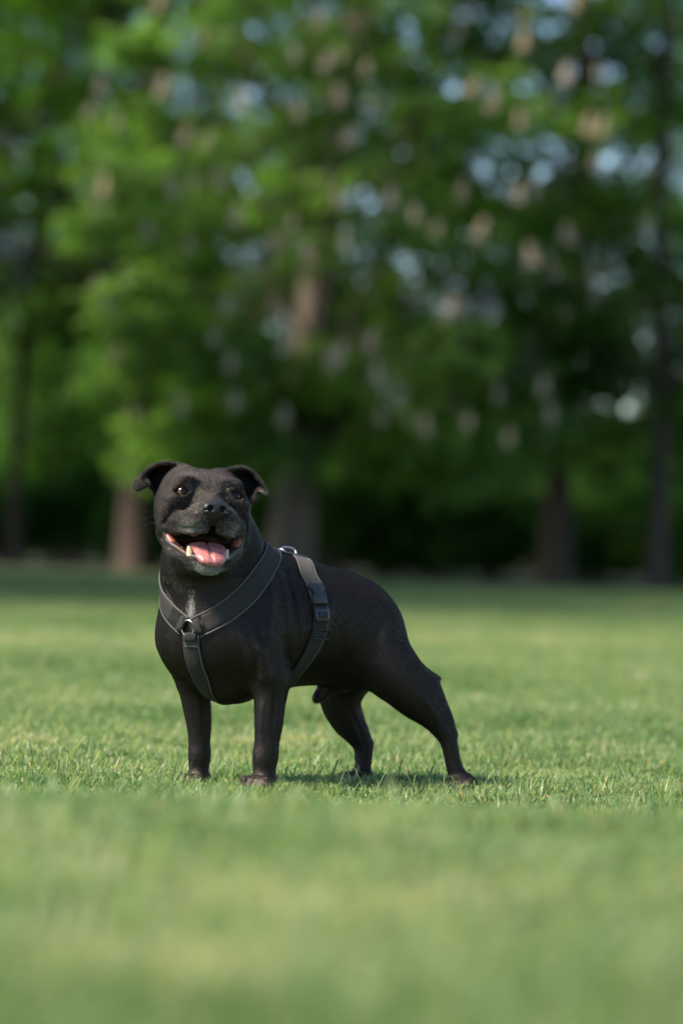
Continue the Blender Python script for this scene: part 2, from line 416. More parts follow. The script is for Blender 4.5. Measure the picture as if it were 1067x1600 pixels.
# ------------------------------------------------------------ behind the tree line: shrubs, further trees, the far wood
def make_shrub(label, X, Y, H, R, n, leaf, mat, seed, group='shrubs behind the tree line', name='shrub'):
    r = np.random.default_rng(seed); root = empty(name, (X, Y, 0)); tag(root, label, 'shrub', group)
    st = MB()
    P = []; U = []
    for k in range(26):
        an = r.uniform(0, 6.28); rr = R * r.uniform(.2, .85); zz = H * r.uniform(.15, .85); 
        c = np.array([X + math.cos(an) * rr, Y + math.sin(an) * rr, zz]); m = n // 26
        d = r.normal(0, 1, (m, 3)); d /= np.linalg.norm(d, axis=1)[:, None]
        P.append(c + d * r.uniform(.3, 1, (m, 1)) ** .5 * np.array([R * .42, R * .42, H * .2])); U.append(d + [0, 0, .7])
        if k < 9: st.tube([(X + r.normal(0, .1), Y + r.normal(0, .1), -.03), tuple((c + [X, Y, 0]) / 2 + np.array([0, 0, .1]) * 1), tuple(c)], [.03, .02, .008], 5)
    P = np.vstack(P); P[:, 2] = np.abs(P[:, 2]) + .03
    V, F, q = leaves(P, np.vstack(U), leaf, 3, seed=seed)
    st.build('stem', BARK, root); cr = mesh_np('foliage', V, F, mat, root, smooth=False); colattr(cr, 'rnd', q)
    return root
sh = [(545, 41, 1.5, 1.1, 'dark shrub directly right of the leaning chestnut trunk'), (640, 44, 1.7, 1.2, 'dark green shrub above the rump of the dog'),
      (740, 42, 1.6, 1.1, 'shrub midway between the rump of the dog and the right edge'), (835, 45, 1.9, 1.2, 'tallest dark shrub, behind the low hanging chestnut'),
      (930, 43, 1.3, 0.9, 'shrub between the two rightmost trunks'),
      (360, 42, 1.6, 1.1, 'dark shrub hidden partly by the dog ears'), (265, 45, 3.0, 1.2, 'shrub left of the dog head, behind the straight trunk'),
      (130, 43, 2.8, 1.2, 'dark shrub between the two leftmost trunks'), (30, 46, 3.1, 1.0, 'sunlit yellow green shrub behind the leftmost thin trunk'),
      (1085, 44, 1.9, 1.1, 'bright sunlit shrub beyond the rightmost trunk'), (975, 46, 1.8, 0.9, 'sunlit pale green shrub left of the rightmost trunk')]
for i, (x, D, H_, R1, lb) in enumerate(sh):
    make_shrub(lb, X_at(x, D), D, H_, R1, 3200, 0.12, CHESTNUT if 'sunlit' in lb else SHRUB, 100 + i)  # sunlit shrubs take the paler leaf colour to stand in for sun on them
low = [(20, 36, .85, 'low undergrowth bush at the left edge of the wood'), (110, 36.4, 1.0, 'low bush between the two left trunks'), (240, 35, .9, 'low bush just left of the dog head'),
       (330, 35.4, 1.1, 'low bush behind the dog ears'), (400, 35, .8, 'low bush behind the leaning trunk'), (520, 34.4, .9, 'low bush just right of the leaning trunk'),
       (600, 35, 1.0, 'low bush above the back of the dog'), (690, 34.6, .8, 'small low bush right of the dog rump'), (770, 35, .95, 'low bush left of the low hanging chestnut trunk'),
       (930, 35, .9, 'low bush right of the low hanging chestnut trunk'), (1060, 34.5, .7, 'smallest bush, beyond the rightmost trunk')]
for i, (x, D, H_, lb) in enumerate(low):
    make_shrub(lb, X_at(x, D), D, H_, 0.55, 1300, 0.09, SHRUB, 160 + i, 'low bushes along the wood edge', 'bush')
bt = [(-60, 50, 10, 'broad dark tree far beyond the leftmost trunk'), (120, 54, 11, 'tree far behind the gap between the two left trunks'),
      (1150, 55, 9, 'far tree at the right edge beyond the slender trunk')]
for i, (x, D, H_, lb) in enumerate(bt):
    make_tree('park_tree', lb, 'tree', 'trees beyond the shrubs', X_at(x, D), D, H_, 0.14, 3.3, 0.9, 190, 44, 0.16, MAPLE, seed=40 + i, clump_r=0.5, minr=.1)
# unseen trees added left of the view to shade the far lawn and wood
for i, (x, y, lb) in enumerate(((-5.8, 19.8, 'unseen tree with thinner leaves outside the left edge, added to shade the lawn'), (-6.2, 25.0, 'unseen middle tree outside the left edge, added to shade the lawn'),
                                (-5.7, 23.0, 'unseen airy tall tree outside the left edge, added for shade between two others'), (-7.0, 34.5, 'unseen small far tree outside the left edge, next to the shrubs, added to darken the wood'), (-6.0, 16.6, 'unseen sparse tree outside the left edge, ahead of the dog, added for partial shade'))):
    make_tree('park_tree', lb, 'tree', 'shade trees added beyond the left edge', x, y, (12, 10.5, 12, 7, 11.5, 9)[i], 0.16, (3.1, 3.1, 3.1, 3.1, 2.8, 2.2)[i], 2.0, (240, 260, 240, 170, 200, 150)[i], (34, 46, 38, 85, 15, 12)[i], 0.14, MAPLE, seed=60 + i, clump_r=0.5, minr=.1)
# the far wood, one mass of foliage
r = np.random.default_rng(5); n = 26000
x = r.uniform(-45, 45, n); top = 2.1 + 0.7 * np.sin(x * .5) + .5 * np.sin(x * 1.3 + 2) + np.clip(-x * .12, -.4, 1.5)
P = np.stack([x, 78 + r.uniform(-2, 2, n), top * r.uniform(0, 1, n)], -1)
V, F, q = leaves(P, r.normal(0, .5, (n, 3)) + [0, -.6, .7], 0.42, 3, seed=6)
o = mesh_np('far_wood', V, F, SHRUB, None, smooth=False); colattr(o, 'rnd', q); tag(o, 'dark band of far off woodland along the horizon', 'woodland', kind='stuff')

# ------------------------------------------------------------ the dog: one continuous body grown from a distance field
def axis(segs):
    out = [segs[0][0]]
    for a, b, st in segs:
        n = max(1, int(round((b - a) / st))); out += list(np.linspace(a, b, n + 1)[1:])
    return np.array(out, np.float64)
FINE, CRS = 0.00135, 0.0027
gx = axis([(-0.335, -0.135, FINE), (-0.135, 0.225, CRS)])
gy = axis([(5.58, 5.80, FINE), (5.80, 6.10, CRS)])
gz = axis([(-0.03, 0.30, CRS), (0.30, 0.515, FINE)])
AX = (gx, gy, gz)

class Field:
    def __init__(s, lo=None, hi=None):
        s.i0 = [0, 0, 0]; s.i1 = [len(a) for a in AX]
        if lo is not None:
            s.i0 = [int(np.searchsorted(a, l)) for a, l in zip(AX, lo)]
            s.i1 = [int(np.searchsorted(a, h)) for a, h in zip(AX, hi)]
        s.f = np.full([b - a for a, b in zip(s.i0, s.i1)], 0.05, np.float32)
    def box(s, lo, hi):
        sl = []; cs = []
        for k in range(3):
            a = max(s.i0[k], int(np.searchsorted(AX[k], lo[k]))); b = min(s.i1[k], int(np.searchsorted(AX[k], hi[k])))
            if b <= a: return None, None
            sl.append(slice(a - s.i0[k], b - s.i0[k])); cs.append(AX[k][a:b].astype(np.float32))
        X, Y, Z = np.meshgrid(*cs, indexing='ij', sparse=True)
        return tuple(sl), (X, Y, Z)
    def put(s, sl, d, k, op):
        c = s.f[sl]
        if op == 'sub': c = -c
        if k <= 0: n = np.minimum(c, d)
        else:
            h = np.maximum(k - np.abs(c - d), 0) / k; n = np.minimum(c, d) - h * h * k * 0.25
        if op == 'sub':
            # smooth subtraction: max(c, -d)
            n = -n
        s.f[sl] = n
    def cone(s, a, b, ra, rb, k=0.01, op='add'):
        a = np.array(a, float); b = np.array(b, float); m = max(ra, rb) + max(k, 0.004) + 0.012
        sl, g = s.box(np.minimum(a, b) - m, np.maximum(a, b) + m)
        if sl is None: return
        d = b - a; L2 = max(d.dot(d), 1e-12)
        t = np.clip(((g[0] - a[0]) * d[0] + (g[1] - a[1]) * d[1] + (g[2] - a[2]) * d[2]) / L2, 0, 1)
        D = np.sqrt((g[0] - a[0] - t * d[0]) ** 2 + (g[1] - a[1] - t * d[1]) ** 2 + (g[2] - a[2] - t * d[2]) ** 2) - (ra + (rb - ra) * t)
        s.put(sl, D.astype(np.float32), k, op)
    def ell(s, c, r, fr, k=0.01, op='add'):
        """ellipsoid; fr = 3x3 rows of axes"""
        c = np.array(c, float); r = np.array(r, float); e = np.abs(fr.T) @ r + max(k, 0.004) + 0.012
        sl, g = s.box(c - e, c + e)
        if sl is None: return
        q = [fr[i][0] * (g[0] - c[0]) + fr[i][1] * (g[1] - c[1]) + fr[i][2] * (g[2] - c[2]) for i in range(3)]
        k0 = np.sqrt((q[0] / r[0]) ** 2 + (q[1] / r[1]) ** 2 + (q[2] / r[2]) ** 2)
        k1 = np.sqrt((q[0] / r[0] ** 2) ** 2 + (q[1] / r[1] ** 2) ** 2 + (q[2] / r[2] ** 2) ** 2) + 1e-6
        s.put(sl, (k0 * (k0 - 1) / k1).astype(np.float32), k, op)
    def dots(s, P, r, k=0.003, op='add'):
        P = np.asarray(P, float); r = np.broadcast_to(r, len(P)); rm = r.max()
        lo = P.min(0) - rm - 0.012; hi = P.max(0) + rm + 0.012
        sl, g = s.box(lo, hi)
        if sl is None: return
        T = np.full(np.broadcast_shapes(*[a.shape for a in g]), 0.05, np.float32)
        cs = [a.ravel() for a in g]
        for p, rr in zip(P, r):
            m = rr + 0.008; ix = [slice(int(np.searchsorted(c, p[q] - m)), int(np.searchsorted(c, p[q] + m))) for q, c in enumerate(cs)]
            A = [cs[q][ix[q]] for q in range(3)]
            if min(len(a) for a in A) == 0: continue
            D = np.sqrt((A[0][:, None, None] - p[0]) ** 2 + (A[1][None, :, None] - p[1]) ** 2 + (A[2][None, None, :] - p[2]) ** 2) - rr
            t = T[ix[0], ix[1], ix[2]]; np.minimum(t, D, out=t)
        s.put(sl, T, k, op)

def surface(f, axs):
    """surface nets on a rectilinear grid"""
    nx, ny, nz = f.shape
    neg = f < 0
    acc = np.zeros((nx - 1, ny - 1, nz - 1, 3), np.float32); cnt = np.zeros((nx - 1, ny - 1, nz - 1), np.float32)
    edges = []
    for ax in range(3):
        A = [slice(None)] * 3; B = [slice(None)] * 3; A[ax] = slice(0, -1); B[ax] = slice(1, None); A = tuple(A); B = tuple(B)
        ch = neg[A] != neg[B]
        idx = np.argwhere(ch); fa = f[A][ch]; fb = f[B][ch]; t = fa / (fa - fb)
        pos = np.stack([axs[q][idx[:, q]] for q in range(3)], -1)
        st = axs[ax][idx[:, ax] + 1] - axs[ax][idx[:, ax]]
        pos[:, ax] += t * st
        o = [q for q in range(3) if q != ax]
        for da in (0, 1):
            for db in (0, 1):
                c = idx.copy(); c[:, o[0]] -= da; c[:, o[1]] -= db
                ok = np.all(c >= 0, 1) & (c[:, 0] < nx - 1) & (c[:, 1] < ny - 1) & (c[:, 2] < nz - 1)
                cc = tuple(c[ok].T); np.add.at(acc, cc, pos[ok].astype(np.float32)); np.add.at(cnt, cc, 1)
        edges.append((ax, idx, neg[A][ch]))
    vid = -np.ones(cnt.shape, np.int64); m = cnt > 0; vid[m] = np.arange(m.sum()); V = acc[m] / cnt[m][:, None]
    Fs = []
    for ax, idx, ng_ in edges:
        o = [(ax + 1) % 3, (ax + 2) % 3]
        ok = (idx[:, o[0]] > 0) & (idx[:, o[1]] > 0) & (idx[:, o[0]] < f.shape[o[0]] - 1) & (idx[:, o[1]] < f.shape[o[1]] - 1)
        idx = idx[ok]; ng_ = ng_[ok]
        q = []
        for da, db in ((1, 1), (0, 1), (0, 0), (1, 0)):
            c = idx.copy(); c[:, o[0]] -= da; c[:, o[1]] -= db; q.append(vid[tuple(c.T)])
        F = np.stack(q, -1); F[~ng_] = F[~ng_][:, ::-1]; Fs.append(F)
    return V, np.vstack(Fs)

# head frame -------------------------------------------------
yaw, pit, rol = R_(14), R_(8), R_(4.5)
vR, vU, vF = RGT.copy(), UPV.copy(), -fwd.copy()      # image right, image up, towards the camera
f_ = (vF * math.cos(yaw) + vR * math.sin(yaw)); r_ = (vR * math.cos(yaw) - vF * math.sin(yaw))
f2 = f_ * math.cos(pit) + vU * math.sin(pit); u2 = vU * math.cos(pit) - f_ * math.sin(pit)
hR = r_ * math.cos(rol) - u2 * math.sin(rol); hU = u2 * math.cos(rol) + r_ * math.sin(rol); hF = f2
HF = np.array([hR, hU, hF])
HO = px(317, 785, -70)
def H(R, U, F): return HO + (HF[0] * R + HF[1] * U + HF[2] * F) / 1000
def hdir(v): v = np.array(v, float); v /= np.linalg.norm(v); return HF.T @ v
def frame_from(z, x=(1, 0, 0)):
    z = np.array(z, float); z /= np.linalg.norm(z); x = np.array(x, float); x -= z * x.dot(z); x /= np.linalg.norm(x)
    return np.array([x, np.cross(z, x), z])
ID3 = np.eye(3)

# ---- head
hd = Field(H(0, 0, 0) - 0.16, H(0, 0, 0) + 0.16)
def he(c, r, k=8, op='add', fr=HF, f=None): (f or hd).ell(H(*c), np.array(r) / 1000, fr, k / 1000, op)
def hc(a, b, ra, rb, k=8, op='add', f=None): (f or hd).cone(H(*a), H(*b), ra / 1000, rb / 1000, k / 1000, op)
for s in (-1, 1):
    he((s * 27, 9, -14), (37, 46, 52), 12)             # skull halves
    he((s * 43, -16, 0), (28, 38, 40), 16)             # cheeks
    he((s * 46, -5, 27), (19, 14, 20), 10)             # cheek bone
    he((s * 33, 25, 32), (19, 10, 17), 10)             # brow
he((0, 8, 20), (30, 30, 30), 14); he((0, 12, -14), (20, 38, 48), 10)
hc((0, -15, 38), (0, -25, 80), 27, 21, 12)             # muzzle bridge
for s in (-1, 1):
    he((s * 18, -35, 68), (20, 20, 27), 10)            # muzzle pads
    hc((s * 21, -39, 72), (s * 44, -38, 36), 17, 13, 9)   # flews
    hc((s * 44, -38, 36), (s * 58, -42, 16), 12, 8, 9)
he((0, -64, -30), (44, 32, 38), 14)                    # throat
for s in (-1, 1):
    he((s * 46, -48, -8), (17, 24, 24), 12)
# hollow between brow and muzzle, median furrow, eye hollows
hc((0, 52, 34), (0, 18, 56), 5, 5, 16, 'sub')
for s in (-1, 1): hc((s * 25, 2, 58), (s * 36, -14, 56), 4, 4, 12, 'sub')
# open mouth
he((0, -68, 52), (56, 27, 58), 5, 'sub')
he((0, -59, 18), (62, 13, 22), 5, 'sub')
# lower jaw
for s in (-1, 1):
    hc((s * 56, -54, 2), (s * 46, -76, 22), 10, 9.5, 8)
    hc((s * 46, -76, 22), (s * 24, -97, 49), 10, 9, 7)
    hc((s * 24, -97, 49), (s * 7, -106, 67), 8.5, 9, 7)
    # dark lip edge
    hc((s * 61, -46, 15), (s * 54, -67, 24), 4.5, 4, 5)
    hc((s * 54, -67, 24), (s * 29, -88, 51), 4, 3.8, 4)
    hc((s * 29, -88, 51), (s * 10, -97, 74), 3.8, 3.8, 4)
he((0, -106, 66), (15, 10.5, 15), 7)
he((0, -98, 20), (38, 12, 44), 10)                     # floor of the mouth
hc((0, -86, 0), (0, -80, -30), 24, 34, 14)
# upper lip rim
for s in (-1, 1):
    hc((s * 12, -52, 84), (s * 26, -56, 72), 6, 6, 6)
    hc((s * 26, -56, 72), (s * 45, -51, 42), 6, 5, 6)
    hc((s * 45, -51, 42), (s * 62, -42, 18), 5, 4, 6)
    # folds running back from the mouth corners and under the eyes
    hc((s * 61, -24, 22), (s * 64, -50, 8), 5, 4.5, 8)
    hc((s * 52, -20, 42), (s * 60, -38, 27), 3.6, 3.4, 8, 'sub')
    hc((s * 30, -9, 56), (s * 50, -18, 44), 1.6, 1.2, 7, 'sub')
    hc((s * 68, -40, -5), (s * 58, -88, -8), 1.8, 1.8, 8, 'sub')
he((0, -48, 96), (3, 16, 5), 4, 'sub')                 # groove under the nose
# nose bed
he((0, -24, 88), (17, 13, 12), 6)

# eyes: find the surface there, sink the ball into it
eyes = []
for s, gaze in ((-1, (0.05, 0.12, 1)), (1, (0.16, 0.12, 1))):
    R, U = s * 38, 6
    prof = []
    fs = np.arange(20, 80, 0.5)
    P = np.array([H(R, U, q) for q in fs]); ix = [np.clip(np.searchsorted(AX[k][hd.i0[k]:hd.i1[k]], P[:, k]), 0, hd.f.shape[k] - 1) for k in range(3)]
    v = hd.f[ix[0], ix[1], ix[2]]; inside = np.where(v < 0)[0]
    Fs = fs[inside[-1]] if len(inside) else 45
    c = (R, U, Fs - 7.0); er = 13.2
    out = np.array([s * 0.32, 0.10, 1.0]); out /= np.linalg.norm(out)
    ex = np.cross([0, 1, 0], out); ex /= np.linalg.norm(ex); ey = np.cross(out, ex)
    fr = np.array([hdir(ex), hdir(ey), hdir(out)])
    he(c, (15.5, 13, 15), 7, 'add', fr)
    cc = tuple(np.array(c) + out * 9)
    he(cc, (12.0, 9.0, 11), 1.5, 'sub', fr)
    hd.ell(H(*c), np.array((13.9, 13.9, 13.9)) / 1000, ID3, 0.0006, 'sub')
    loop = []
    for an in np.linspace(0, 2 * np.pi, 60, endpoint=False):
        lx, ly = 12.0 * math.cos(an), 9.4 * math.sin(an) * (1.08 if math.sin(an) > 0 else 0.9) - 0.10 * (12.0 * math.cos(an)) * s
        lz = math.sqrt(max(14.8 ** 2 - lx * lx - ly * ly, 0))
        loop.append(H(*(np.array(c) + ex * lx + ey * ly + out * lz)))
    hd.dots(loop, 0.0016, 0.0016)
    up_ = [p for p, an in zip(loop, np.linspace(0, 2 * np.pi, 60, endpoint=False)) if 0.3 < an < 2.85]
    hd.dots(np.array(up_) + hdir((0, 1, 0)) * 0.002, 0.003, 0.004)
    eyes.append((H(*c), er / 1000, hdir(gaze)))

# ---- ears: curved shells given by rows of points
def ear_pts(rows, nu=34, nv=44):
    rows = [np.array([px(*p) for p in r]) for r in rows]
    R2 = []
    for r in rows:
        c = catmull(r, 12); t = np.linspace(0, len(c) - 1, nu); R2.append(np.array([c[int(round(q))] for q in t]))
    R2 = np.array(R2)
    out = []
    for j in range(nu):
        c = catmull(R2[:, j], 14); t = np.linspace(0, len(c) - 1, nv); out += [c[int(round(q))] for q in t]
    return np.array(out)
earL = ear_pts([[(290, 728, -54), (272, 740, -28), (254, 760, -28), (247, 784, -52)],
                [(262, 723, -52), (250, 738, -26), (243, 754, -28), (241, 768, -54)],
                [(244, 727, -54), (236, 738, -40), (233, 748, -44), (233, 757, -60)],
                [(231, 735, -64), (225, 743, -66), (226, 752, -70), (231, 758, -74)],
                [(214, 750, -68), (211, 757, -70), (211, 762, -72), (215, 766, -74)]])
earR = ear_pts([[(358, 733, -70), (372, 746, -40), (382, 768, -38), (389, 790, -60)],
                [(379, 731, -66), (388, 745, -36), (394, 760, -36), (398, 780, -60)],
                [(395, 739, -62), (401, 749, -46), (403, 759, -46), (402, 768, -60)],
                [(407, 752, -66), (411, 759, -62), (411, 765, -62), (409, 769, -66)],
                [(417, 769, -68), (419, 772, -68), (419, 774, -68), (418, 775, -69)]])
hd.dots(earL, 0.0023, 0.006)
hd.dots(earR, 0.0023, 0.006)

# ---- body
bd = Field()
def c3(a, b, k=14):
    bd.cone(px(a[0], a[1], a[2]), px(b[0], b[1], b[2]), a[3] / 1000, b[3] / 1000, k / 1000)
def chain(pts, k=14, slim=1.0, sub=5):
    """a smooth tapering limb: one field of many short cones, blended into the body once"""
    C = catmull(np.array([list(px(*p[:3])) + [p[3] * slim / 1000] for p in pts]), sub)
    m = C[:, 3].max() + k / 1000 + .012
    sl, g = bd.box(C[:, :3].min(0) - m, C[:, :3].max(0) + m)
    T = None
    for a, b in zip(C[:-1], C[1:]):
        d = b[:3] - a[:3]; L2 = max(d.dot(d), 1e-12)
        t = np.clip(((g[0] - a[0]) * d[0] + (g[1] - a[1]) * d[1] + (g[2] - a[2]) * d[2]) / L2, 0, 1)
        D = np.sqrt((g[0] - a[0] - t * d[0]) ** 2 + (g[1] - a[1] - t * d[1]) ** 2 + (g[2] - a[2] - t * d[2]) ** 2) - (a[3] + (b[3] - a[3]) * t)
        D = D.astype(np.float32)
        if T is None: T = D
        else: np.minimum(T, D, out=T)
    bd.put(sl, T, k / 1000, 'add')
# dog's own axes in the ground plane (head to the left and towards the camera)
AN = R_(31)
back = np.array([math.cos(AN), math.sin(AN), 0]); left = np.array([math.sin(AN), -math.cos(AN), 0]); upz = np.array([0, 0, 1.0])
DF = np.array([back, left, upz])
def be(p, r, k=14, op='add', fr=DF): bd.ell(px(*p), np.array(r) / 1000, fr, k / 1000, op)
chain([(334, 822, -12, 57), (334, 872, -6, 78), (340, 913, 0, 85), (345, 955, 8, 87)], 24)      # neck
be((345, 992, 2), (82, 94, 84), 24)                     # forechest
be((395, 981, 38), (92, 92, 98), 24)
be((455, 970, 80), (90, 86, 92), 24)
be((515, 974, 118), (82, 76, 84), 24)
be((552, 985, 140), (62, 68, 74), 26)
be((568, 980, 150), (48, 60, 62), 22)                   # croup
chain([(395, 905, 26, 52), (440, 914, 62, 44), (500, 934, 105, 41), (552, 954, 138, 40)], 24)   # topline
be((362, 1068, 0), (44, 52, 30), 22)                    # brisket between the forelegs
# shoulders
be((402, 985, -38), (48, 38, 78), 22); c3((398, 1000, -52, 40), (422, 1058, -48, 27), 18)
be((293, 985, 36), (45, 44, 66), 22); c3((291, 1000, 38, 40), (302, 1058, 46, 26), 18)
# forelegs
chain([(424, 1055, -50, 28), (422, 1090, -52, 25), (420, 1130, -54, 22), (417, 1160, -56, 19), (415, 1181, -58, 19.8), (413, 1203, -59, 17), (412, 1224, -60, 18)], 14, .95)
chain([(302, 1055, 46, 27), (306, 1090, 48, 24.5), (311, 1130, 50, 20.5), (312, 1160, 50, 17.5), (312, 1179, 50, 18.6), (311, 1201, 50, 16), (309, 1223, 48, 17)], 12, .92)
c3((436, 1068, -40, 13), (437, 1088, -42, 8), 10)       # elbow
# left hind leg (stretched back)
be((580, 1004, 118), (58, 34, 62), 22)
chain([(584, 1010, 116, 47), (616, 1050, 112, 43), (648, 1086, 112, 35), (674, 1117, 112, 22), (691, 1140, 112, 16), (701, 1160, 112, 13), (707, 1188, 112, 12), (715, 1214, 112, 13.5), (724, 1234, 112, 13)], 16)
c3((668, 1068, 114, 18), (700, 1124, 116, 8), 10); c3((694, 1112, 116, 6), (710, 1147, 116, 6), 6)  # back of the thigh and heel cord
# right hind leg
be((560, 1015, 190), (58, 34, 60), 22)
chain([(545, 1040, 196, 46), (532, 1088, 200, 33), (541, 1122, 205, 26), (556, 1146, 208, 19), (567, 1166, 210, 15), (567, 1195, 210, 13), (564, 1228, 208, 13.5)], 16)
c3((545, 1098, 204, 12), (567, 1140, 210, 6), 9); c3((566, 1138, 210, 6), (578, 1163, 212, 6), 5)
# flank fold, belly, sheath
c3((575, 1045, 130, 30), (598, 1066, 118, 14), 22)
chain([(420, 1042, 60, 30), (480, 1030, 100, 37), (540, 1026, 140, 42)], 24)
chain([(530, 1070, 150, 12), (506, 1080, 130, 11), (495, 1092, 124, 8)], 12)
# paws with toes
def paw(x, y, wz, hx, hy, r=9.5, n=4):
    c = px(x, y, wz); h = np.array([hx, hy, 0.0]); h /= np.linalg.norm(h); s = np.array([-h[1], h[0], 0])
    bd.cone(c + [0, 0, .004], c + h * .012, .019, .016, .008)
    for q in range(n):
        o = (q - (n - 1) / 2)
        b0 = c + s * o * .0105 + h * .012; b1 = c + s * o * .0135 + h * (.036 - abs(o) * .005)
        mid = (b0 + b1) / 2 + [0, 0, .006]
        bd.cone(b0, mid, .009, .0098, .003); bd.cone(mid, b1 - [0, 0, .006], .0098, .0085, .003); bd.cone(b1 + h * .007 - [0, 0, .004], b1 + h * .017 - [0, 0, .011], .0026, .0012, .001)
paw(413, 1229, -62, -0.62, -0.78); paw(310, 1227, 46, -0.62, -0.78)
paw(725, 1231, 110, -0.45, -0.9); paw(563, 1222, 204, -0.6, -0.8)
# tail, carried low behind the left thigh
chain([(592, 952, 150, 17), (610, 972, 156, 12), (630, 1008, 158, 9), (656, 1042, 150, 7), (687, 1061, 140, 4)], 8)
# muscles and skin folds
c3((402, 1018, -88, 10), (414, 1056, -84, 8), 16)
for (x0, y0, w0, x1, y1, w1) in ((437, 880, 20, 452, 955, -20), (452, 884, 26, 466, 965, -14), (425, 900, -8, 436, 975, -36)):
    pass
def groove(pts, r=1.6, k=7):
    P = np.array([px(*p[:2], 0) for p in pts])
    grooves.append((pts, r, k))
grooves = []

# neck into head
sl = tuple(slice(a, b) for a, b in zip(hd.i0, hd.i1))
a_ = bd.f[sl]; b_ = hd.f; k = 0.018
h = np.maximum(k - np.abs(a_ - b_), 0) / k
# keep the open mouth clear of the neck's blend
bd.f[sl] = np.minimum(a_, b_) - h * h * k * 0.25
hd2 = hd; hd = Field.__new__(Field); hd.i0, hd.i1, hd.f = [0, 0, 0], [len(a) for a in AX], bd.f

V, F = surface(bd.f, AX)
# drop stray islands: keep the biggest component
parent_ = np.arange(len(V))
E = np.vstack([F[:, [0, 1]], F[:, [1, 2]], F[:, [2, 3]]])
lab = np.arange(len(V))
for it in range(400):
    old = lab.copy(); np.minimum.at(lab, E[:, 0], lab[E[:, 1]]); np.minimum.at(lab, E[:, 1], lab[E[:, 0]]); lab = lab[lab]
    if (old == lab).all(): break
big = np.bincount(lab).argmax(); keep = lab == big; ren = np.cumsum(keep) - 1
F = F[keep[F].all(1)]; F = ren[F]; V = V[keep].astype(np.float64)
# light smoothing
def smooth(V, F, n, lamb=0.5, mask=None):
    E = np.vstack([F[:, [0, 1]], F[:, [1, 2]], F[:, [2, 3]], F[:, [3, 0]]])
    for _ in range(n):
        A = np.zeros_like(V); C = np.zeros(len(V)); np.add.at(A, E[:, 0], V[E[:, 1]]); np.add.at(C, E[:, 0], 1)
        D = A / np.maximum(C, 1)[:, None] - V
        if mask is not None: D *= mask[:, None]
        V = V + D * lamb
    return V
V = smooth(V, F, 2)
local = (V - HO) @ HF.T * 1000      # head coordinates of every vertex, mm
inhead = (V[:, 0] < -0.10) & (V[:, 2] > 0.30)
V = smooth(V, F, 5, 0.5, (~inhead).astype(float))
def vnormals(V, F):
    n = np.cross(V[F[:, 2]] - V[F[:, 0]], V[F[:, 3]] - V[F[:, 1]]); NV = np.zeros_like(V)
    for q in range(4): np.add.at(NV, F[:, q], n)
    return NV / (np.linalg.norm(NV, axis=1)[:, None] + 1e-12)
NV = vnormals(V, F)

def sstep(a, b, x): t = np.clip((x - a) / (b - a), 0, 1); return t * t * (3 - 2 * t)
# skin folds behind the neck strap and over the ribs: small displacement along the normal
def ray_px(x, y):
    return np.array(fwd + RGT * ((x - 533.5) / 5974) + UPV * ((800 - y) / 5974))
def to_px(V):
    D = V - np.array([0, 0, CAM_H]); z = D @ np.array(fwd)
    return 533.5 + D @ np.array(RGT) / z * 5974, 800 - D @ np.array(UPV) / z * 5974
U_, W_ = to_px(V)
facing = (NV @ np.array(fwd)) < -0.05
disp = np.zeros(len(V))
def fold(pts, wd, amp):
    """a crease or a roll of skin following a line across the near side of the coat"""
    global disp
    C = catmull(np.array(pts, float), 8); best = np.full(len(V), 1e9); tt = np.zeros(len(V))
    m = facing & (U_ > C[:, 0].min() - 20) & (U_ < C[:, 0].max() + 20) & (W_ > C[:, 1].min() - 20) & (W_ < C[:, 1].max() + 20)
    id_ = np.where(m)[0]
    d = np.sqrt((U_[id_, None] - C[None, :, 0]) ** 2 + (W_[id_, None] - C[None, :, 1]) ** 2); j = d.argmin(1); dm = d.min(1); t = j / (len(C) - 1)
    disp[id_] += amp * np.exp(-(dm / wd) ** 2) * np.sin(np.pi * np.clip(t, .02, .98)) ** .6
for pts, wd, a in (([(432, 888), (444, 920), (450, 965), (452, 1005)], 5, 2.4), ([(443, 892), (455, 925), (461, 970)], 4, -2.2),
                   ([(452, 895), (464, 930), (470, 975), (470, 1010)], 4.5, 2.2), ([(464, 905), (472, 940), (476, 975)], 4, -1.6),
                   ([(254, 905), (262, 925), (274, 945)], 4, -1.5), ([(262, 870), (268, 900), (284, 935)], 5, 1.6),
                   ([(384, 1000), (398, 1030), (404, 1062)], 5, -2.4), ([(395, 990), (410, 1020), (412, 1050)], 7, 2.0),
                   ([(600, 960), (588, 1000), (590, 1040)], 10, -2.0), ([(622, 990), (640, 1030), (664, 1066)], 7, -1.6),
                   ([(560, 930), (600, 940), (622, 965)], 9, 1.0),
                   ([(418, 905), (424, 940), (420, 985), (428, 1030)], 7, 1.8), ([(446, 985), (450, 1025), (448, 1060)], 5, -2.2),
                   ([(540, 950), (530, 990), (545, 1040), (575, 1062)], 9, -1.5), ([(376, 985), (386, 1010), (392, 1050)], 8, 1.6),
                   ([(520, 930), (512, 970), (512, 1015)], 7, 0.9), ([(300, 1010), (318, 1040), (330, 1070)], 7, -1.4), ([(268, 985), (272, 1015), (286, 1050)], 8, 1.2),
                   ([(652, 1080), (676, 1112), (694, 1140)], 5, 1.0), ([(548, 1110), (562, 1140), (568, 1160)], 4, -0.9), ([(430, 1075), (428, 1110), (424, 1150)], 4, -1.2),
                   ([(410, 1090), (408, 1130), (408, 1170)], 4, 1.2), ([(316, 1075), (318, 1110), (318, 1150)], 4, -1.2)):
    fold(pts, wd, a / 1000)
V = V + NV * disp[:, None] * 2.3; NV = vnormals(V, F)

dog = empty('dog', tuple(px(470, 1232, 80)))
tag(dog, 'black short haired dog with grey muzzle and open mouth standing on the lawn in harness', 'dog')

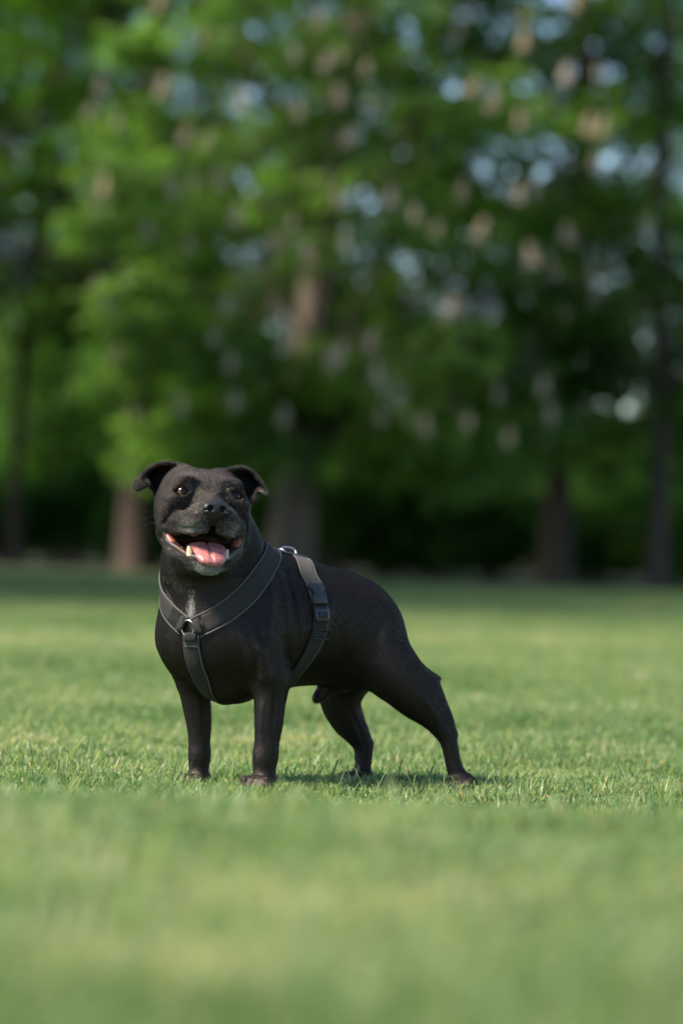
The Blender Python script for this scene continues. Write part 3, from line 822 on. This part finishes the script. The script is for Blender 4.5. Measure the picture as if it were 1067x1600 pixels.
# coat colour fields -----------------------------------------
lR, lU, lF = local.T
nz1 = np.array([noise.noise(Vector(v) * 90) for v in V]) if len(V) < 10 else None
cavity = ((lR / 53) ** 2 + ((lU + 70) / 29) ** 2 + ((lF - 46) / 60) ** 2 < 1.02) & (lF > -20)
inner = ((lR / 47) ** 2 + ((lU + 70) / 25.5) ** 2 + ((lF - 42) / 50) ** 2 < 1.0)
mouthf = inner.astype(float)
grey = np.maximum.reduce([
    0.95 * np.exp(-(((lR) / 34) ** 2 + ((lU + 116) / 13) ** 2 + ((lF - 68) / 24) ** 2)),
    0.66 * np.exp(-(((np.abs(lR) - 26) / 16) ** 2 + ((lU + 47) / 12) ** 2 + ((lF - 70) / 24) ** 2)),
    0.34 * np.exp(-(((np.abs(lR) - 22) / 16) ** 2 + ((lU + 26) / 14) ** 2 + ((lF - 66) / 26) ** 2)),
    0.36 * np.exp(-(((np.abs(lR) - 46) / 12) ** 2 + ((lU + 74) / 22) ** 2 + ((lF - 20) / 26) ** 2)),
    0.08 * np.exp(-((lR / 60) ** 2 + ((lU - 10) / 45) ** 2 + ((lF - 35) / 40) ** 2))])
grey[lF < -60] = 0
U_, W_ = to_px(V)
patch = np.exp(-(((U_ - 298 - (W_ - 950) * -.08) / 5.5) ** 2 + ((W_ - 952) / 20) ** 2)) * ((V @ np.array([0, 1, 0])) < 5.9)
grey = np.maximum(grey, patch * 0.8)
lipf = np.zeros(len(V))
for s in (-1, 1):
    for a, b in (((61, -46, 15), (54, -67, 24)), ((54, -67, 24), (29, -88, 51)), ((29, -88, 51), (10, -97, 74)), ((10, -97, 74), (0, -99, 78))):
        a = np.array((s * a[0], a[1], a[2])); b = np.array((s * b[0], b[1], b[2])); d = b - a
        t_ = np.clip((local - a) @ d / d.dot(d), 0, 1); q = np.linalg.norm(local - a - t_[:, None] * d, axis=1)
        lipf = np.maximum(lipf, 1 - sstep(4.4, 6.0, q))
eyef = np.zeros(len(V))
for c, r, gz_ in eyes: eyef = np.maximum(eyef, 1 - sstep(0.0135, 0.0150, np.linalg.norm(V - c, axis=1)))
bare = np.clip(mouthf + lipf + eyef, 0, 1)

COAT, t, b = newmat('black_coat')
ag = N(t, 'ShaderNodeAttribute', attribute_name='grey'); am = N(t, 'ShaderNodeAttribute', attribute_name='mouth'); al = N(t, 'ShaderNodeAttribute', attribute_name='lip')
g = N(t, 'ShaderNodeNewGeometry'); no = N(t, 'ShaderNodeTexNoise', i_Scale=420.0, i_Detail=3.0); t.links.new(g.outputs['Position'], no.inputs['Vector'])
mu = N(t, 'ShaderNodeMath', operation='MULTIPLY'); t.links.new(ag.outputs['Fac'], mu.inputs[0]); t.links.new(no.outputs['Fac'], mu.inputs[1])
r = ramp(t, [(0.0, (0.0062, 0.0041, 0.0029)), (0.12, (0.03, 0.024, 0.021)), (0.5, (0.30, 0.28, 0.26))], mu.outputs[0])
m1 = N(t, 'ShaderNodeMixRGB'); m1.inputs[2].default_value = (0.045, 0.010, 0.009, 1); t.links.new(am.outputs['Fac'], m1.inputs[0]); t.links.new(r.outputs[0], m1.inputs[1])  # mouth lining: dark pigment, with the cavity's shade put into the colour
m2 = N(t, 'ShaderNodeMixRGB'); m2.inputs[2].default_value = (0.02, 0.014, 0.014, 1); t.links.new(al.outputs['Fac'], m2.inputs[0]); t.links.new(m1.outputs[0], m2.inputs[1])
t.links.new(m2.outputs[0], b.inputs['Base Color'])
mpg = N(t, 'ShaderNodeMapping'); mpg.inputs['Rotation'].default_value = (0.3, 0.6, 0.4); mpg.inputs['Scale'].default_value = (260, 900, 900)
t.links.new(g.outputs['Position'], mpg.inputs[0]); hn = N(t, 'ShaderNodeTexNoise', i_Scale=1.0, i_Detail=3.0); t.links.new(mpg.outputs[0], hn.inputs['Vector'])
hb_ = N(t, 'ShaderNodeBump', i_Strength=0.35, i_Distance=0.0012); t.links.new(hn.outputs['Fac'], hb_.inputs['Height']); t.links.new(hb_.outputs[0], b.inputs['Normal'])
rr = N(t, 'ShaderNodeMapRange'); rr.inputs['To Min'].default_value = 0.47; b.inputs['Sheen Weight'].default_value = 0.04; b.inputs['Sheen Roughness'].default_value = 0.35; b.inputs['Sheen Tint'].default_value = (1, .9, .84, 1); b.inputs['Specular IOR Level'].default_value = 0.58; b.inputs['Specular Tint'].default_value = (1, .84, .74, 1); rr.inputs['To Max'].default_value = 0.45
t.links.new(al.outputs['Fac'], rr.inputs['Value']); t.links.new(rr.outputs[0], b.inputs['Roughness'])
body = mesh_np('body', V, F, COAT, dog)
colattr(body, 'grey', grey * (1 - bare)); colattr(body, 'mouth', mouthf); colattr(body, 'lip', np.clip(lipf + eyef, 0, 1) * (1 - mouthf))

bvh = BVHTree.FromPolygons([tuple(v) for v in V], F.tolist())

def simple(name, col, rough=0.5, **kw):
    m, t, b = newmat(name); b.inputs['Base Color'].default_value = (*col, 1); b.inputs['Roughness'].default_value = rough
    for k, v in kw.items(): b.inputs[k.replace('_', ' ')].default_value = v
    return m

# ---- eyes
IRIS, t, b = newmat('eyeball')
tc = N(t, 'ShaderNodeTexCoord'); sx = N(t, 'ShaderNodeSeparateXYZ'); nm = N(t, 'ShaderNodeVectorMath', operation='NORMALIZE')
t.links.new(tc.outputs['Object'], nm.inputs[0]); t.links.new(nm.outputs[0], sx.inputs[0])
r = ramp(t, [(0.55, (0.02, 0.012, 0.01)), (0.76, (0.03, 0.012, 0.006)), (0.79, (0.13, 0.045, 0.014)), (0.89, (0.09, 0.03, 0.010)), (0.915, (0.002, 0.002, 0.002))], sx.outputs['Z'])
t.links.new(r.outputs[0], b.inputs['Base Color']); b.inputs['Roughness'].default_value = 0.06; b.inputs['Specular IOR Level'].default_value = 0.35
for c, rad, gz_ in eyes:
    mb = MB(); nr, ns = 24, 32
    VV = [(0, 0, rad)]; 
    for i in range(1, nr):
        th = math.pi * i / nr; bulge = 1 + 0.07 * math.exp(-(th / 0.55) ** 2)
        for j in range(ns): ph = 2 * math.pi * j / ns; VV.append((rad * math.sin(th) * math.cos(ph) * bulge, rad * math.sin(th) * math.sin(ph) * bulge, rad * math.cos(th) * bulge))
    VV[0] = (0, 0, rad * 1.07); VV.append((0, 0, -rad)); FF = [(0, 1 + j, 1 + (j + 1) % ns) for j in range(ns)]
    for i in range(nr - 2):
        for j in range(ns): FF.append((1 + i * ns + j, 1 + (i + 1) * ns + j, 1 + (i + 1) * ns + (j + 1) % ns, 1 + i * ns + (j + 1) % ns))
    e0 = 1 + (nr - 2) * ns; FF += [(len(VV) - 1, e0 + (j + 1) % ns, e0 + j) for j in range(ns)]
    mb.add(VV, FF); o = mb.build('eye', IRIS, dog)
    o.matrix_basis = Matrix.Translation(c) @ Vector(gz_).to_track_quat('Z', 'Y').to_matrix().to_4x4()
# ---- small organs made from their own little fields
def organ(name, mat, lo, hi, step, ops, parent=dog, sm=2):
    global AX
    old = AX; C = H(*[(a + b) / 2 for a, b in zip(lo, hi)]); e = np.linalg.norm(np.array(hi, float) - lo) / 2000 + .004
    AX = tuple(np.arange(C[q] - e, C[q] + e, step) for q in range(3))
    f = Field(); ops(f); vv, ff = surface(f.f, AX); AX = old
    vv = smooth(vv.astype(float), ff, sm); return mesh_np(name, vv, ff, mat, parent)
NOSE, t, b = newmat('nose_leather')
g = N(t, 'ShaderNodeNewGeometry'); vo = N(t, 'ShaderNodeTexVoronoi', i_Scale=900.0); t.links.new(g.outputs['Position'], vo.inputs['Vector'])
b.inputs['Base Color'].default_value = (0.018, 0.016, 0.017, 1); b.inputs['Roughness'].default_value = 0.38
bp = N(t, 'ShaderNodeBump', i_Strength=0.35, i_Distance=0.0006); t.links.new(vo.outputs['Distance'], bp.inputs['Height']); t.links.new(bp.outputs[0], b.inputs['Normal'])
def nose_ops(f):
    he((0, -20.5, 95), (17.5, 10, 13), 4, f=f); he((0, -28, 95), (14, 11, 11), 5, f=f)
    for s in (-1, 1):
        he((s * 11, -24.5, 99), (9.5, 9.5, 9.5), 3, f=f)
        he((s * 9, -25.0, 110), (5.2, 5.0, 10), 1.5, 'sub', f=f)
        hc((s * 13, -27, 109), (s * 21, -29, 101), 1.6, 1.6, 1.5, 'sub', f=f)
    hc((0, -24, 110), (0, -42, 106), 1.0, 1.2, 2, 'sub', f=f)
organ('nose', NOSE, (-22, -44, 76), (22, -4, 116), 0.0009, nose_ops)

TONG, t, b = newmat('tongue')
g = N(t, 'ShaderNodeNewGeometry'); no = N(t, 'ShaderNodeTexNoise', i_Scale=260.0, i_Detail=4.0); t.links.new(g.outputs['Position'], no.inputs['Vector'])
r = ramp(t, [(0.3, (0.42, 0.13, 0.12)), (0.7, (0.62, 0.25, 0.23))], no.outputs['Fac']); t.links.new(r.outputs[0], b.inputs['Base Color'])
b.inputs['Roughness'].default_value = 0.26; b.inputs['Subsurface Weight'].default_value = 0.25; b.inputs['Subsurface Radius'].default_value = (0.006, 0.002, 0.001)
bp = N(t, 'ShaderNodeBump', i_Strength=0.7, i_Distance=0.0016); t.links.new(no.outputs['Fac'], bp.inputs['Height']); t.links.new(bp.outputs[0], b.inputs['Normal'])
def tongue_ops(f):
    pts = [(1, -76, 0, 27, 9), (1, -72, 22, 27, 7), (2, -74, 44, 26, 6), (2, -83, 61, 23.5, 5), (2, -93, 73, 21.5, 4.5), (2, -101, 80, 16, 4)]
    for a, b in zip(pts[:-1], pts[1:]):
        for q in np.linspace(0, 1, 6):
            p = [x + (y - x) * q for x, y in zip(a, b)]; d = np.array(b[:3], float) - a[:3]
            fr = frame_from(hdir(d), HF[0]); f.ell(H(*p[:3]), np.array((p[3], p[4] + 1.5, 6.0)) / 1000, fr, 0.004)
    gp = [(0, -65, 22), (0, -66.5, 44), (0, -77, 64), (1, -87.5, 77), (2, -97, 86)]
    for a, b in zip(gp[:-1], gp[1:]): hc(a, b, 1.7, 1.7, 4, 'sub', f=f)
organ('tongue', TONG, (-34, -112, -10), (34, -60, 92), 0.0014, tongue_ops)
GUM = simple('gum', (0.45, 0.12, 0.09), 0.3, Subsurface_Weight=0.2)
for s in (-1, 1):
    organ('gum', GUM, (s * 50 - 22, -90, 2), (s * 50 + 22, -40, 46), 0.0010,
          lambda f: (hc((s * 56, -51, 14), (s * 49, -69, 25), 7, 7, 4, f=f), hc((s * 49, -71, 26), (s * 36, -82, 42), 4, 3.4, 4, f=f)))
TOOTH = simple('tooth_enamel', (0.66, 0.54, 0.34), 0.25, Subsurface_Weight=0.2)
def tooth(R, U, F, h, r, lean=(0, 0)):
    mb = MB(); P = [H(R + lean[0] * q ** 1.3 * h, U + q * h, F + lean[1] * q * h) for q in np.linspace(0, 1, 7)]
    mb.tube(P, [r * 1.0 / 1000, r * 1.06 / 1000, r * .98 / 1000, r * .86 / 1000, r * .72 / 1000, r * .55 / 1000, r * .3 / 1000], 12); mb.build('tooth', TOOTH, dog)
for s in (-1, 1):
    tooth(s * 26.5, -90, 55, 14, 5.0, (s * .22, .05))
for i, (tR, tU, tF) in enumerate(((-9, -96, 75), (-4, -96, 77), (2, -96, 77), (8, -96, 75))):
    tooth(tR, tU, tF, 7, 2.2)
for s in (-1, 1):
    tooth(s * 37, -83, 41, 7, 2.8); tooth(s * 42, -78, 32, 8, 3.4)
    tooth(s * 22, -44, 76, -16, 4.6)          # upper canines, half under the lips

# ---- harness
WEB, t, b = newmat('harness_webbing')
g = N(t, 'ShaderNodeNewGeometry'); wv = N(t, 'ShaderNodeTexNoise', i_Scale=700.0, i_Detail=2.0); t.links.new(g.outputs['Position'], wv.inputs['Vector'])
r = ramp(t, [(0.3, (0.023, 0.0205, 0.0185)), (0.7, (0.058, 0.052, 0.047))], wv.outputs['Fac']); t.links.new(r.outputs[0], b.inputs['Base Color'])
b.inputs['Roughness'].default_value = 0.85; b.inputs['Specular IOR Level'].default_value = 0.25
bp = N(t, 'ShaderNodeBump', i_Strength=0.6, i_Distance=0.0008); t.links.new(wv.outputs['Fac'], bp.inputs['Height']); t.links.new(bp.outputs[0], b.inputs['Normal'])
PIPE = simple('reflective_piping', (0.085, 0.08, 0.072), 0.7)
METAL = simple('steel_ring', (0.62, 0.60, 0.60), 0.25, Metallic=1.0)
PLAST = simple('grey_plastic', (0.035, 0.037, 0.041), 0.35)
PAD = simple('light_webbing', (0.06, 0.052, 0.048), 0.85, Sheen_Weight=0.1)
harness = empty('harness', tuple(px(400, 960, 0))); harness.parent = dog; harness.matrix_parent_inverse = Matrix.Translation(-dog.location)
harness['label'] = 'dark grey webbing harness with paler piping along its edges'
def hb(mb, name, mat): 
    o = mb.build(name, mat, harness); 
    return o
def on_px(x, y):
    h = bvh.ray_cast(Vector((0, 0, CAM_H)), Vector(ray_px(x, y)).normalized())
    return (np.array(h[0]), np.array(h[1])) if h[0] else (None, None)
def snap(p, extra=0.0):
    h = bvh.find_nearest(Vector(p)); return np.array(h[0]), np.array(h[1])
def ribbon(P, width, thick=0.0026, off=0.0035, n=10, closed=False, prof=5):
    """strap lying on the coat. P: rough 3d points; returns centre line, edges, mesh builder"""
    C = catmull(P, n)
    for it in range(3):
        Q = np.array([snap(p)[0] for p in C]); Q[0], Q[-1] = Q[0], Q[-1]
        C = Q.copy()
        for _ in range(4): C[1:-1] = C[1:-1] * .5 + (C[:-2] + C[2:]) * .25
    rows = []
    T = np.gradient(C, axis=0); T /= np.linalg.norm(T, axis=1)[:, None]
    NN = np.array([snap(p)[1] for p in C])
    for _ in range(6): NN[1:-1] = NN[1:-1] * .5 + (NN[:-2] + NN[2:]) * .25
    NN -= T * (NN * T).sum(1)[:, None]; NN /= np.linalg.norm(NN, axis=1)[:, None]
    Sd = np.cross(T, NN)
    wd = np.broadcast_to(width, len(C)) if not hasattr(width, '__len__') else np.interp(np.linspace(0, 1, len(C)), np.linspace(0, 1, len(width)), width)
    top = []
    for i in range(len(C)):
        row = []
        for q in np.linspace(-1, 1, prof):
            p = C[i] + Sd[i] * q * wd[i] / 2; s_, n_ = snap(p)
            dd = (s_ - C[i]) @ NN[i]
            row.append(C[i] + Sd[i] * q * wd[i] / 2 + NN[i] * (max(dd, -0.012) + off))
        top.append(row)
    top = np.array(top)
    for _ in range(5): top[1:-1] = top[1:-1] * .5 + (top[:-2] + top[2:]) * .25
    mb = MB(); m = len(C)
    VV = []
    for i in range(m):
        for j in range(prof): VV.append(top[i, j])
        for j in range(prof): VV.append(top[i, prof - 1 - j] - NN[i] * thick)
    k2 = 2 * prof; FF = [(i * k2 + j, i * k2 + (j + 1) % k2, (i + 1) * k2 + (j + 1) % k2, (i + 1) * k2 + j) for i in range(m - 1) for j in range(k2)]
    FF = [f[::-1] for f in FF]
    FF += [tuple(range(k2)), tuple((m - 1) * k2 + j for j in range(k2 - 1, -1, -1))]
    mb.add(VV, FF)
    return top, NN, Sd, mb
def piping(line, r=0.0017):
    mb = MB(); mb.tube([tuple(p) for p in line], r, 6); return hb(mb, 'piping', PIPE)
strap_lines = []
def strap(P, width, pipes=(True, True), name='strap', mat=None, **kw):
    top, NN, Sd, mb = ribbon(P, width, **kw); hb(mb, name, mat or WEB); strap_lines.append((top[:, top.shape[1] // 2], width if not hasattr(width, '__len__') else max(width)))
    for flag, e in zip(pipes, (0, -1)):
        if flag: piping(top[:, e] - NN * 0.0008)
    return top, NN, Sd
ring_p, ring_n = on_px(297, 981)
wth = px(437, 868, 62)
# neck strap, dog's left side: from the ring up across the chest to the withers
L1 = [on_px(*p)[0] for p in ((308, 981), (330, 970), (355, 956), (388, 927), (408, 897))] + [snap(px(419, 868, 10))[0], snap(px(416, 850, 40))[0]]
strap(L1, 0.031)
# dog's right side
L2 = [on_px(*p)[0] for p in ((289, 978), (273, 963), (259, 945))] + [snap(px(246, 915, 12))[0], snap(px(258, 875, 50))[0], snap(px(310, 850, 90))[0], snap(px(380, 842, 80))[0], snap(px(416, 850, 42))[0]]
strap(L2, 0.030)
# chest strap down between the legs and under the body to the girth
Cs = [on_px(*p)[0] for p in ((300, 990), (301, 1012), (305, 1038), (321, 1074))] + [snap(px(340, 1096, 14))[0], snap(px(378, 1106, 50))[0], snap(px(425, 1092, 80))[0]]
strap(Cs, 0.026)
# girth: over the back, down the near side through the buckle and under the ribs
G = [snap(px(462, 868, 100))[0]] + [on_px(*p)[0] for p in ((478, 892), (491, 915), (498, 945), (499, 975), (491, 1004), (476, 1030), (458, 1054))] + [snap(px(440, 1092, 56))[0]]
strap(G[:4], 0.027, mat=PAD)
top, NN, Sd = strap(G[3:], 0.026, pipes=(True, False))
G2 = [snap(px(462, 868, 100))[0], snap(px(430, 900, 190))[0], snap(px(415, 960, 200))[0], snap(px(410, 1040, 170))[0], snap(px(425, 1088, 90))[0]]
strap(G2, 0.027)
# back piece between the two loops
strap([snap(px(420, 856, 40))[0], snap(px(442, 864, 72))[0], snap(px(470, 876, 92))[0]], 0.030, mat=PAD, name='back_panel')

def torus(c, n, R, r, up=None, sq=1.0, segs=36, flat=0.0):
    n = Vector(n).normalized(); a = Vector(up) if up is not None else n.orthogonal(); a = (a - n * a.dot(n)).normalized(); b = n.cross(a)
    pts = [Vector(c) + (b * math.cos(q) + a * math.sin(q) * sq) * R for q in np.linspace(0, 2 * math.pi, segs + 1)]
    mb = MB(); mb.add(*tube(pts, [r] * len(pts), 8, False)); return mb
o = hb(torus(ring_p + ring_n * 0.0055, ring_n, 0.0115, 0.0014), 'ring', METAL)
o = hb(torus(px(449, 863, 70), (0.15, -0.8, 0.6), 0.0135, 0.0017, up=(0, 0, 1), sq=.75), 'ring', METAL)
o = hb(torus(px(436, 862, 62), (-0.1, -0.5, 0.85), 0.009, 0.0013, up=(0, 0, 1), sq=.8), 'ring', METAL)
mb = MB(); mb.tube([tuple(px(*p)) for p in ((464, 872, 92), (474, 872, 88), (482, 878, 84))], 0.003, 8); hb(mb, 'handle', PAD)

# box-like pieces sitting on the strap
def plate(c, n, t_, outline, th, name, mat, hole=None):
    """plate from an outline in (along, across) mm"""
    c = np.array(c); n = np.array(n) / np.linalg.norm(n); t_ = np.array(t_) - n * np.dot(n, t_); t_ /= np.linalg.norm(t_); s = np.cross(n, t_)
    k = len(outline); VV = []
    for z, ins in ((0, 1.0), (th * .75, 1.0), (th, 0.9)):
        for a, b_ in outline: VV.append(c + (t_ * a + s * b_) * ins / 1000 + n * z / 1000)
    FF = []
    for q in range(2):
        for j in range(k): FF.append((q * k + j, q * k + (j + 1) % k, (q + 1) * k + (j + 1) % k, (q + 1) * k + j))
    VV.append(c + n * th / 1000); e = len(VV) - 1; FF += [(e, 2 * k + j, 2 * k + (j + 1) % k) for j in range(k)]
    mb = MB(); mb.add(VV, FF); return hb(mb, name, mat)
def at_strap(x, y, x2, y2):
    p, n = on_px(x, y); p2, _ = on_px(x2, y2); return p, n, p2 - p
p, n, tt = at_strap(493, 930, 497, 950)
c0 = p + n / np.linalg.norm(n) * .0042
plate(c0, n, tt, [(-17, -11), (-14, -13), (-9, -13.5), (-5, -9), (2, -8), (6, -12), (16, -13), (18, -11), (18, 11), (16, 13), (6, 12), (2, 8), (-5, 9), (-9, 13.5), (-14, 13), (-17, 11)], 6, 'buckle', PLAST)
p, n, tt = at_strap(499, 957, 500, 972)
c1 = p + n / np.linalg.norm(n) * .0042
plate(c1, n, tt, [(-7, -13), (-5, -14), (13, -13), (15, -11), (15, 11), (13, 13), (-5, 14), (-7, 13)], 4.5, 'buckle', PLAST)
plate(c1 + n * .0046, n, tt, [(0, -9), (9, -9), (9, 9), (0, 9)], 0.4, 'buckle_slot_shade', simple('slot_shade', (0.006, 0.006, 0.006), .6))  # thin dark plate on the buckle, painting the shade of a slot
p, n, tt = at_strap(500, 990, 497, 1004)
def bar_frame(c, n, t_, a, b_, r, name, mat):
    n = np.array(n) / np.linalg.norm(n); t_ = t_ - n * np.dot(n, t_); t_ /= np.linalg.norm(t_); s = np.cross(n, t_)
    q = [c + (t_ * x * a + s * y * b_) / 1000 for x, y in ((-1, -1), (-1, 1), (1, 1), (1, -1), (-1, -1))]
    mb = MB(); 
    for u, v in zip(q[:-1], q[1:]): mb.tube([tuple(u), tuple(v)], r / 1000, 6)
    return hb(mb, name, mat)
bar_frame(p + n * .006, n, tt, 7, 14.5, 1.5, 'slider', PLAST)
for (xa, ya), (xb, yb) in (((289, 977), (280, 970)), ((308, 980), (318, 975)), ((300, 991), (301, 1002))):
    p, n, tt = at_strap(xa, ya, xb, yb)
    plate(p + n / np.linalg.norm(n) * .004, n, tt, [(-3, -7), (2, -11), (9, -12), (9, 12), (2, 11), (-3, 7)], 4.2, 'strap_loop', WEB)
# stitched webbing bands next to the front ring
for pa, pb_ in (((276, 964), (286, 972)), ((310, 976), (322, 970)), ((300, 1000), (302, 1012))):
    p, n, tt = at_strap(*pa, *pb_); L_ = np.linalg.norm(tt)
    n = n / np.linalg.norm(n); tt /= L_; s = np.cross(n, tt)
    for q in range(9):
        mb = MB(); a0 = p + tt * (q - 4) * .0024 + n * .0040
        if q == 0: MBX = MB()
        MBX.tube([tuple(a0 + s * .0115), tuple(a0 + n * .0006), tuple(a0 - s * .0115)], .0010, 5)
    hb(MBX, 'stitching', PAD)

# ---- short coat: fine hairs lying along the body
def make_fur(nh):
    A = V[F[:, 0]]; B = V[F[:, 1]]; C = V[F[:, 2]]; D = V[F[:, 3]]
    ar = np.linalg.norm(np.cross(C - A, D - B), axis=1) / 2
    cen = (A + B + C + D) / 4
    n_ = np.cross(C - A, D - B); n_ /= np.linalg.norm(n_, axis=1)[:, None] + 1e-12
    ok = ((n_ @ np.array(fwd)) < 0.45)
    bf = bare[F].max(1); wgt = ar * ok * (bf < 0.4) * np.where((cen[:, 2] > .33) & (cen[:, 0] < -.12), 3.2, 1.0)
    fi = rng.choice(len(F), nh, p=wgt / wgt.sum())
    u = rng.random((nh, 1)); v = rng.random((nh, 1))
    P = (A[fi] * (1 - u) + B[fi] * u) * (1 - v) + (D[fi] * (1 - u) + C[fi] * u) * v
    Nn = NV[F[fi]].mean(1); Nn /= np.linalg.norm(Nn, axis=1)[:, None]
    gr = grey[F[fi]].mean(1)
    # keep hairs out from under the straps
    km = np.ones(nh, bool)
    for line, wd in strap_lines:
        d = np.full(nh, 9.0)
        for q in line[::1]:
            d = np.minimum(d, np.linalg.norm(P - q, axis=1))
        km &= d > wd / 2 + 0.0005
    for c, rad, g_ in eyes: km &= np.linalg.norm(P - c, axis=1) > 0.0155
    lo = (P - HO) @ HF.T * 1000
    # combing direction
    headw = sstep(.30, .34, P[:, 2]) * (1 - sstep(-.13, -.10, P[:, 0])) * (lo[:, 1] > -125)
    d_body = np.array([0.55, 0.25, -0.75]) * np.ones((nh, 3))
    d_body[P[:, 2] > .33] = (0.8, 0.5, -.35)
    nosep = np.array([0, -20, 95]); dh = lo - nosep; dh[:, 2] -= 30; dh /= np.linalg.norm(dh, axis=1)[:, None]; d_head = dh @ HF
    d = d_body * (1 - headw[:, None]) + d_head * headw[:, None]
    d -= Nn * (d * Nn).sum(1)[:, None]; d /= np.linalg.norm(d, axis=1)[:, None] + 1e-9
    d += rng.normal(0, 1, d.shape) * (.05 + .09 * headw[:, None])
    ln = (np.where(headw > .5, 0.0036, 0.0058) * rng.uniform(.6, 1.25, nh))[:, None]
    p0 = P - Nn * .0004; nl_ = .09 + .13 * headw[:, None]; p1 = P + d * ln * .5 + Nn * ln * nl_; p2 = P + d * ln + Nn * ln * nl_
    p0, p1, p2, gr = p0[km], p1[km], p2[km], gr[km]; nh = km.sum()
    side = np.cross(d[km], Nn[km]); side /= np.linalg.norm(side, axis=1)[:, None]
    hc_ = bpy.data.hair_curves.new('fur'); hc_.add_curves([3] * int(nh))
    pos = np.stack([p0, p1, p2], 1).reshape(-1, 3).astype(np.float32)
    hc_.position_data.foreach_set('vector', pos.ravel())
    ra = hc_.attributes.get('radius') or hc_.attributes.new('radius', 'FLOAT', 'POINT')
    ra.data.foreach_set('value', np.tile(np.array([.00011, .00009, .00002], np.float32), int(nh)))
    ga = hc_.attributes.new('grey', 'FLOAT', 'CURVE')
    lot = rng.random(nh)
    ga.data.foreach_set('value', (np.clip(gr * 1.4, 0, 1) > lot).astype(np.float32) * rng.uniform(.5, 1, nh).astype(np.float32))
    m, t, b = newmat('fur_strand')
    at = N(t, 'ShaderNodeAttribute', attribute_name='grey')
    r = ramp(t, [(0, (0.0088, 0.0056, 0.0038)), (1, (0.56, 0.53, 0.49))], at.outputs['Fac'])
    t.links.new(r.outputs[0], b.inputs['Base Color']); b.inputs['Roughness'].default_value = 0.30; b.inputs['Specular IOR Level'].default_value = 0.78; b.inputs['Specular Tint'].default_value = (1, .84, .74, 1)
    hc_.materials.append(m)
    o = bpy.data.objects.new('fur', hc_); COL.objects.link(o); o.parent = dog; o.matrix_parent_inverse = Matrix.Translation(-dog.location)
    return o
make_fur(380000)
wm = MB()
for s in (-1, 1):
    for i in range(9):
        R0, U0, F0 = s * (24 + 2.2 * (i % 3) * 2), -30 - 6 * (i // 3), 78 - 6 * (i % 3)
        p0, n0 = snap(H(R0, U0, F0)); L = .022 + .012 * rng.random(); d = hdir((s * 1.0, -.15 - .12 * (i // 3), .25 - .2 * (i % 3)))
        wm.tube([tuple(p0), tuple(p0 + d * L * .5 + [0, 0, .001]), tuple(p0 + d * L - [0, 0, .003])], [.00013, .0001, .00004], 4)
    for i in range(3):
        p0, n0 = snap(H(s * (62 + i), -20 - 9 * i, 15)); d = hdir((s * 1.0, -.1 * i, .1)); L = .026
        wm.tube([tuple(p0), tuple(p0 + d * L * .5), tuple(p0 + d * L - [0, 0, .004])], [.0002, .00015, .00005], 4)
wm.build('whiskers', simple('whisker', (0.05, 0.045, 0.04), 0.5), dog)
